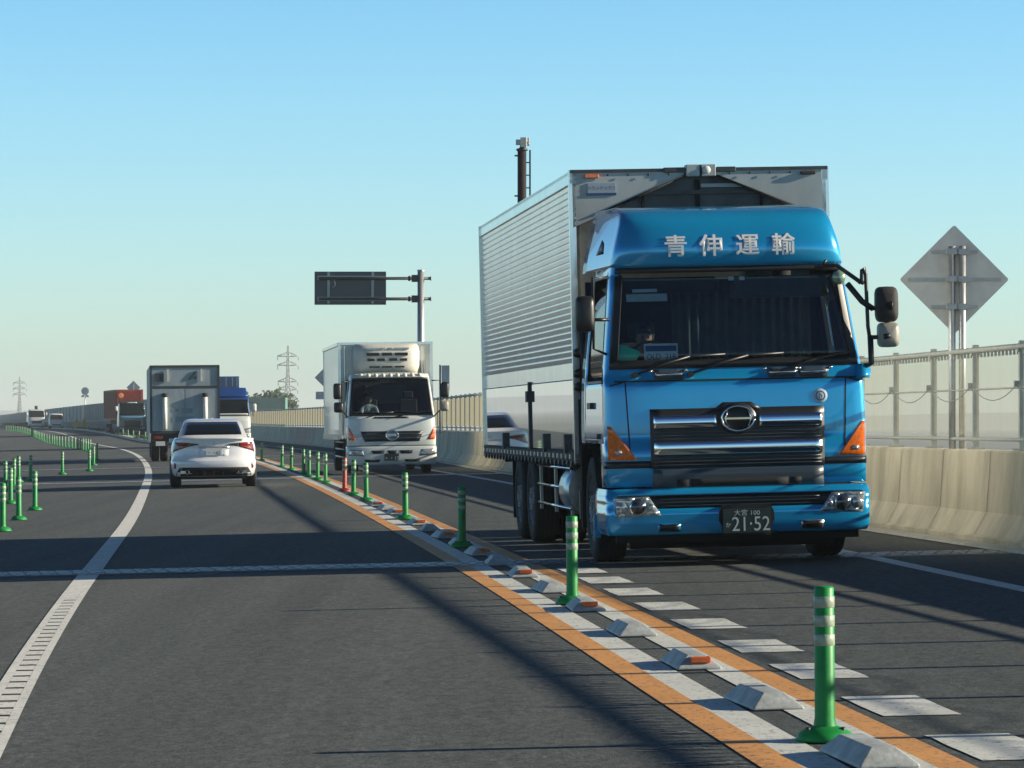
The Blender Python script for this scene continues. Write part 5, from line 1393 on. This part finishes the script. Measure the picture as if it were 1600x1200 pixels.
# yellow boards on the far verge
for i, (px, l) in enumerate(((120, 'left one of two yellow boards at the foot of the far wall'), (131, 'right one of two yellow boards at the foot of the far wall'))):
    Yd = 405; g = empty('warning_board', gp((px-800)/5400*Yd, Yd)); tag(g, 'small '+l, 'board', 'yellow boards by the far wall')
    mb = MB(); mb.prism([(-.32, .15), (.32, .15), (.14, 1.25), (-.14, 1.25)], -.03, .03, 'yellow'); mb.build('board', g)
    mb = MB(); mb.box(-.4, .4, -.2, .2, 0, .12, 'black'); mb.build('foot', g)

# pylons
def pylon(X, Y, H, wd, arms, label, th):
    g = empty('electricity_pylon', (X, Y, -8)); tag(g, label, 'pylon')
    mb = MB(); HH = H+8
    def hw(z): return wd*(1-.78*min(1, z/(HH*.72)))/2+.0 if z < HH*.72 else wd*.22/2*(1-.7*(z-HH*.72)/(HH*.28))
    cs_ = [(-1, -1), (1, -1), (1, 1), (-1, 1)]
    zs = [HH*k/18 for k in range(19)]
    for a, b in cs_: mb.tube([(a*hw(z), b*hw(z), z) for z in zs], th, 'pylon', 4)
    for k in range(18):
        z0, z1 = zs[k], zs[k+1]
        for i in range(4):
            a, b = cs_[i], cs_[(i+1) % 4]
            mb.tube([(a[0]*hw(z0), a[1]*hw(z0), z0), (b[0]*hw(z1), b[1]*hw(z1), z1)], th*.6, 'pylon', 4)
            mb.tube([(b[0]*hw(z0), b[1]*hw(z0), z0), (a[0]*hw(z1), a[1]*hw(z1), z1)], th*.6, 'pylon', 4)
            mb.tube([(a[0]*hw(z1), a[1]*hw(z1), z1), (b[0]*hw(z1), b[1]*hw(z1), z1)], th*.5, 'pylon', 4)
    mb.build('lattice_tower', g)
    for zr, span in arms:
        z = 8+zr
        for sg in (-1, 1):
            mb = MB(); mb.tube([(sg*hw(z), 0, z), (sg*span, 0, z+.3)], th, 'pylon', 4); mb.tube([(sg*hw(z), 0, z+1.8), (sg*span, 0, z+.3)], th*.8, 'pylon', 4); mb.tube([(sg*span*.97, 0, z+.3), (sg*span*.97, 0, z-1.6)], th*.7, 'pylon', 4)
            for t in (.3, .6): x = hw(z)+(span-hw(z))*t; mb.tube([(sg*x, 0, z), (sg*x, 0, z+1.8*(1-t))], th*.5, 'pylon', 4)
            mb.build('cross_arm', g)
Yp = 1500; pylon((450-800)/5400*Yp, Yp, 35.2, 5.6, ((30.5, 4.6), (26.6, 4.6), (19.5, 4.4), (16.0, 4.4), (12.5, 4.4)), 'tall hazy lattice pylon left of the white box truck', .30)
Yp = 2400; pylon((31-800)/5400*Yp, Yp, 34.0, 5.5, ((29.5, 4.6), (25.5, 4.8), (21.5, 4.8)), 'hazy lattice pylon at the far left above the pale wall', .34)
# green wall with a line of trees beyond
mb = MB(); X0, X1, Yw = (330-800)/5400*620, (446-800)/5400*620, 620
mb.box(X0, X1, Yw, Yw+6, -8, (662-616)/8.7+CAMH-.6, 'greenwall')
x = X0
while x < X1: mb.box(x-.1, x+.1, Yw-.15, Yw, -8, (662-618)/8.7+CAMH-.5, 'greenwall'); x += 2.2
tag(mb.build('green_building', None), 'long hazy green walled structure beyond the tan fence', 'building')
random.seed(21)
kinds = ['left', 'middle', 'right']
for i in range(9):
    X = X0+1+(X1-X0-2)*i/8+random.uniform(-.4, .4); Y = Yw+14+random.uniform(0, 6); H = 13.0+random.uniform(-.6, .8)
    g = empty('tree', (X, Y, -8)); tag(g, 'hazy treetop rising above the distant green structure', 'tree', 'treetops above the distant green structure')
    mb = MB(); mb.cyl((0, 0, 0), (random.uniform(-.3, .3), 0, H+1.0), .22, 'bark', .06, 8)
    for k in range(5):
        a = random.uniform(0, 6.3); z = H*(.6+.08*k); mb.cyl((0, 0, z), (1.2*math.cos(a), 1.2*math.sin(a), z+1.2), .07, 'bark', .02, 6)
    mb.build('trunk', g)
    mb = MB()
    for k in range(900):
        a = random.uniform(0, 6.3); r = abs(random.gauss(0, .9)); z = H+random.gauss(.0, .7)
        cx, cy = r*math.cos(a)*1.1, r*math.sin(a)*1.1; s = random.uniform(.2, .42)
        d1 = Vector((random.uniform(-1, 1), random.uniform(-1, 1), random.uniform(-1, 1))).normalized()*s; d2 = d1.orthogonal().normalized()*s
        p = Vector((cx, cy, z)); mb.add([p-d1, p+d2, p+d1, p-d2], [(0, 1, 2, 3)], 'leaf')
    mb.build('crown', g, fix=False)
# haze
mb = MB(); mb.box(-3300, 3300, -400, 6000, -9.2, 45, 'land')
hz = mb.build('haze'); hm = bpy.data.materials.new('haze'); hm.use_nodes = True; n_ = hm.node_tree; n_.nodes.clear()
o_ = n_.nodes.new('ShaderNodeOutputMaterial'); v_ = n_.nodes.new('ShaderNodeVolumePrincipled'); v_.inputs['Density'].default_value = .0002
v_.inputs['Color'].default_value = (.90, .97, 1, 1); v_.inputs['Anisotropy'].default_value = 0
n_.links.new(v_.outputs[0], o_.inputs['Volume']); hz.data.materials.clear(); hz.data.materials.append(hm)
tag(hz, 'pale blue air haze over the distance', 'haze', kind='stuff')
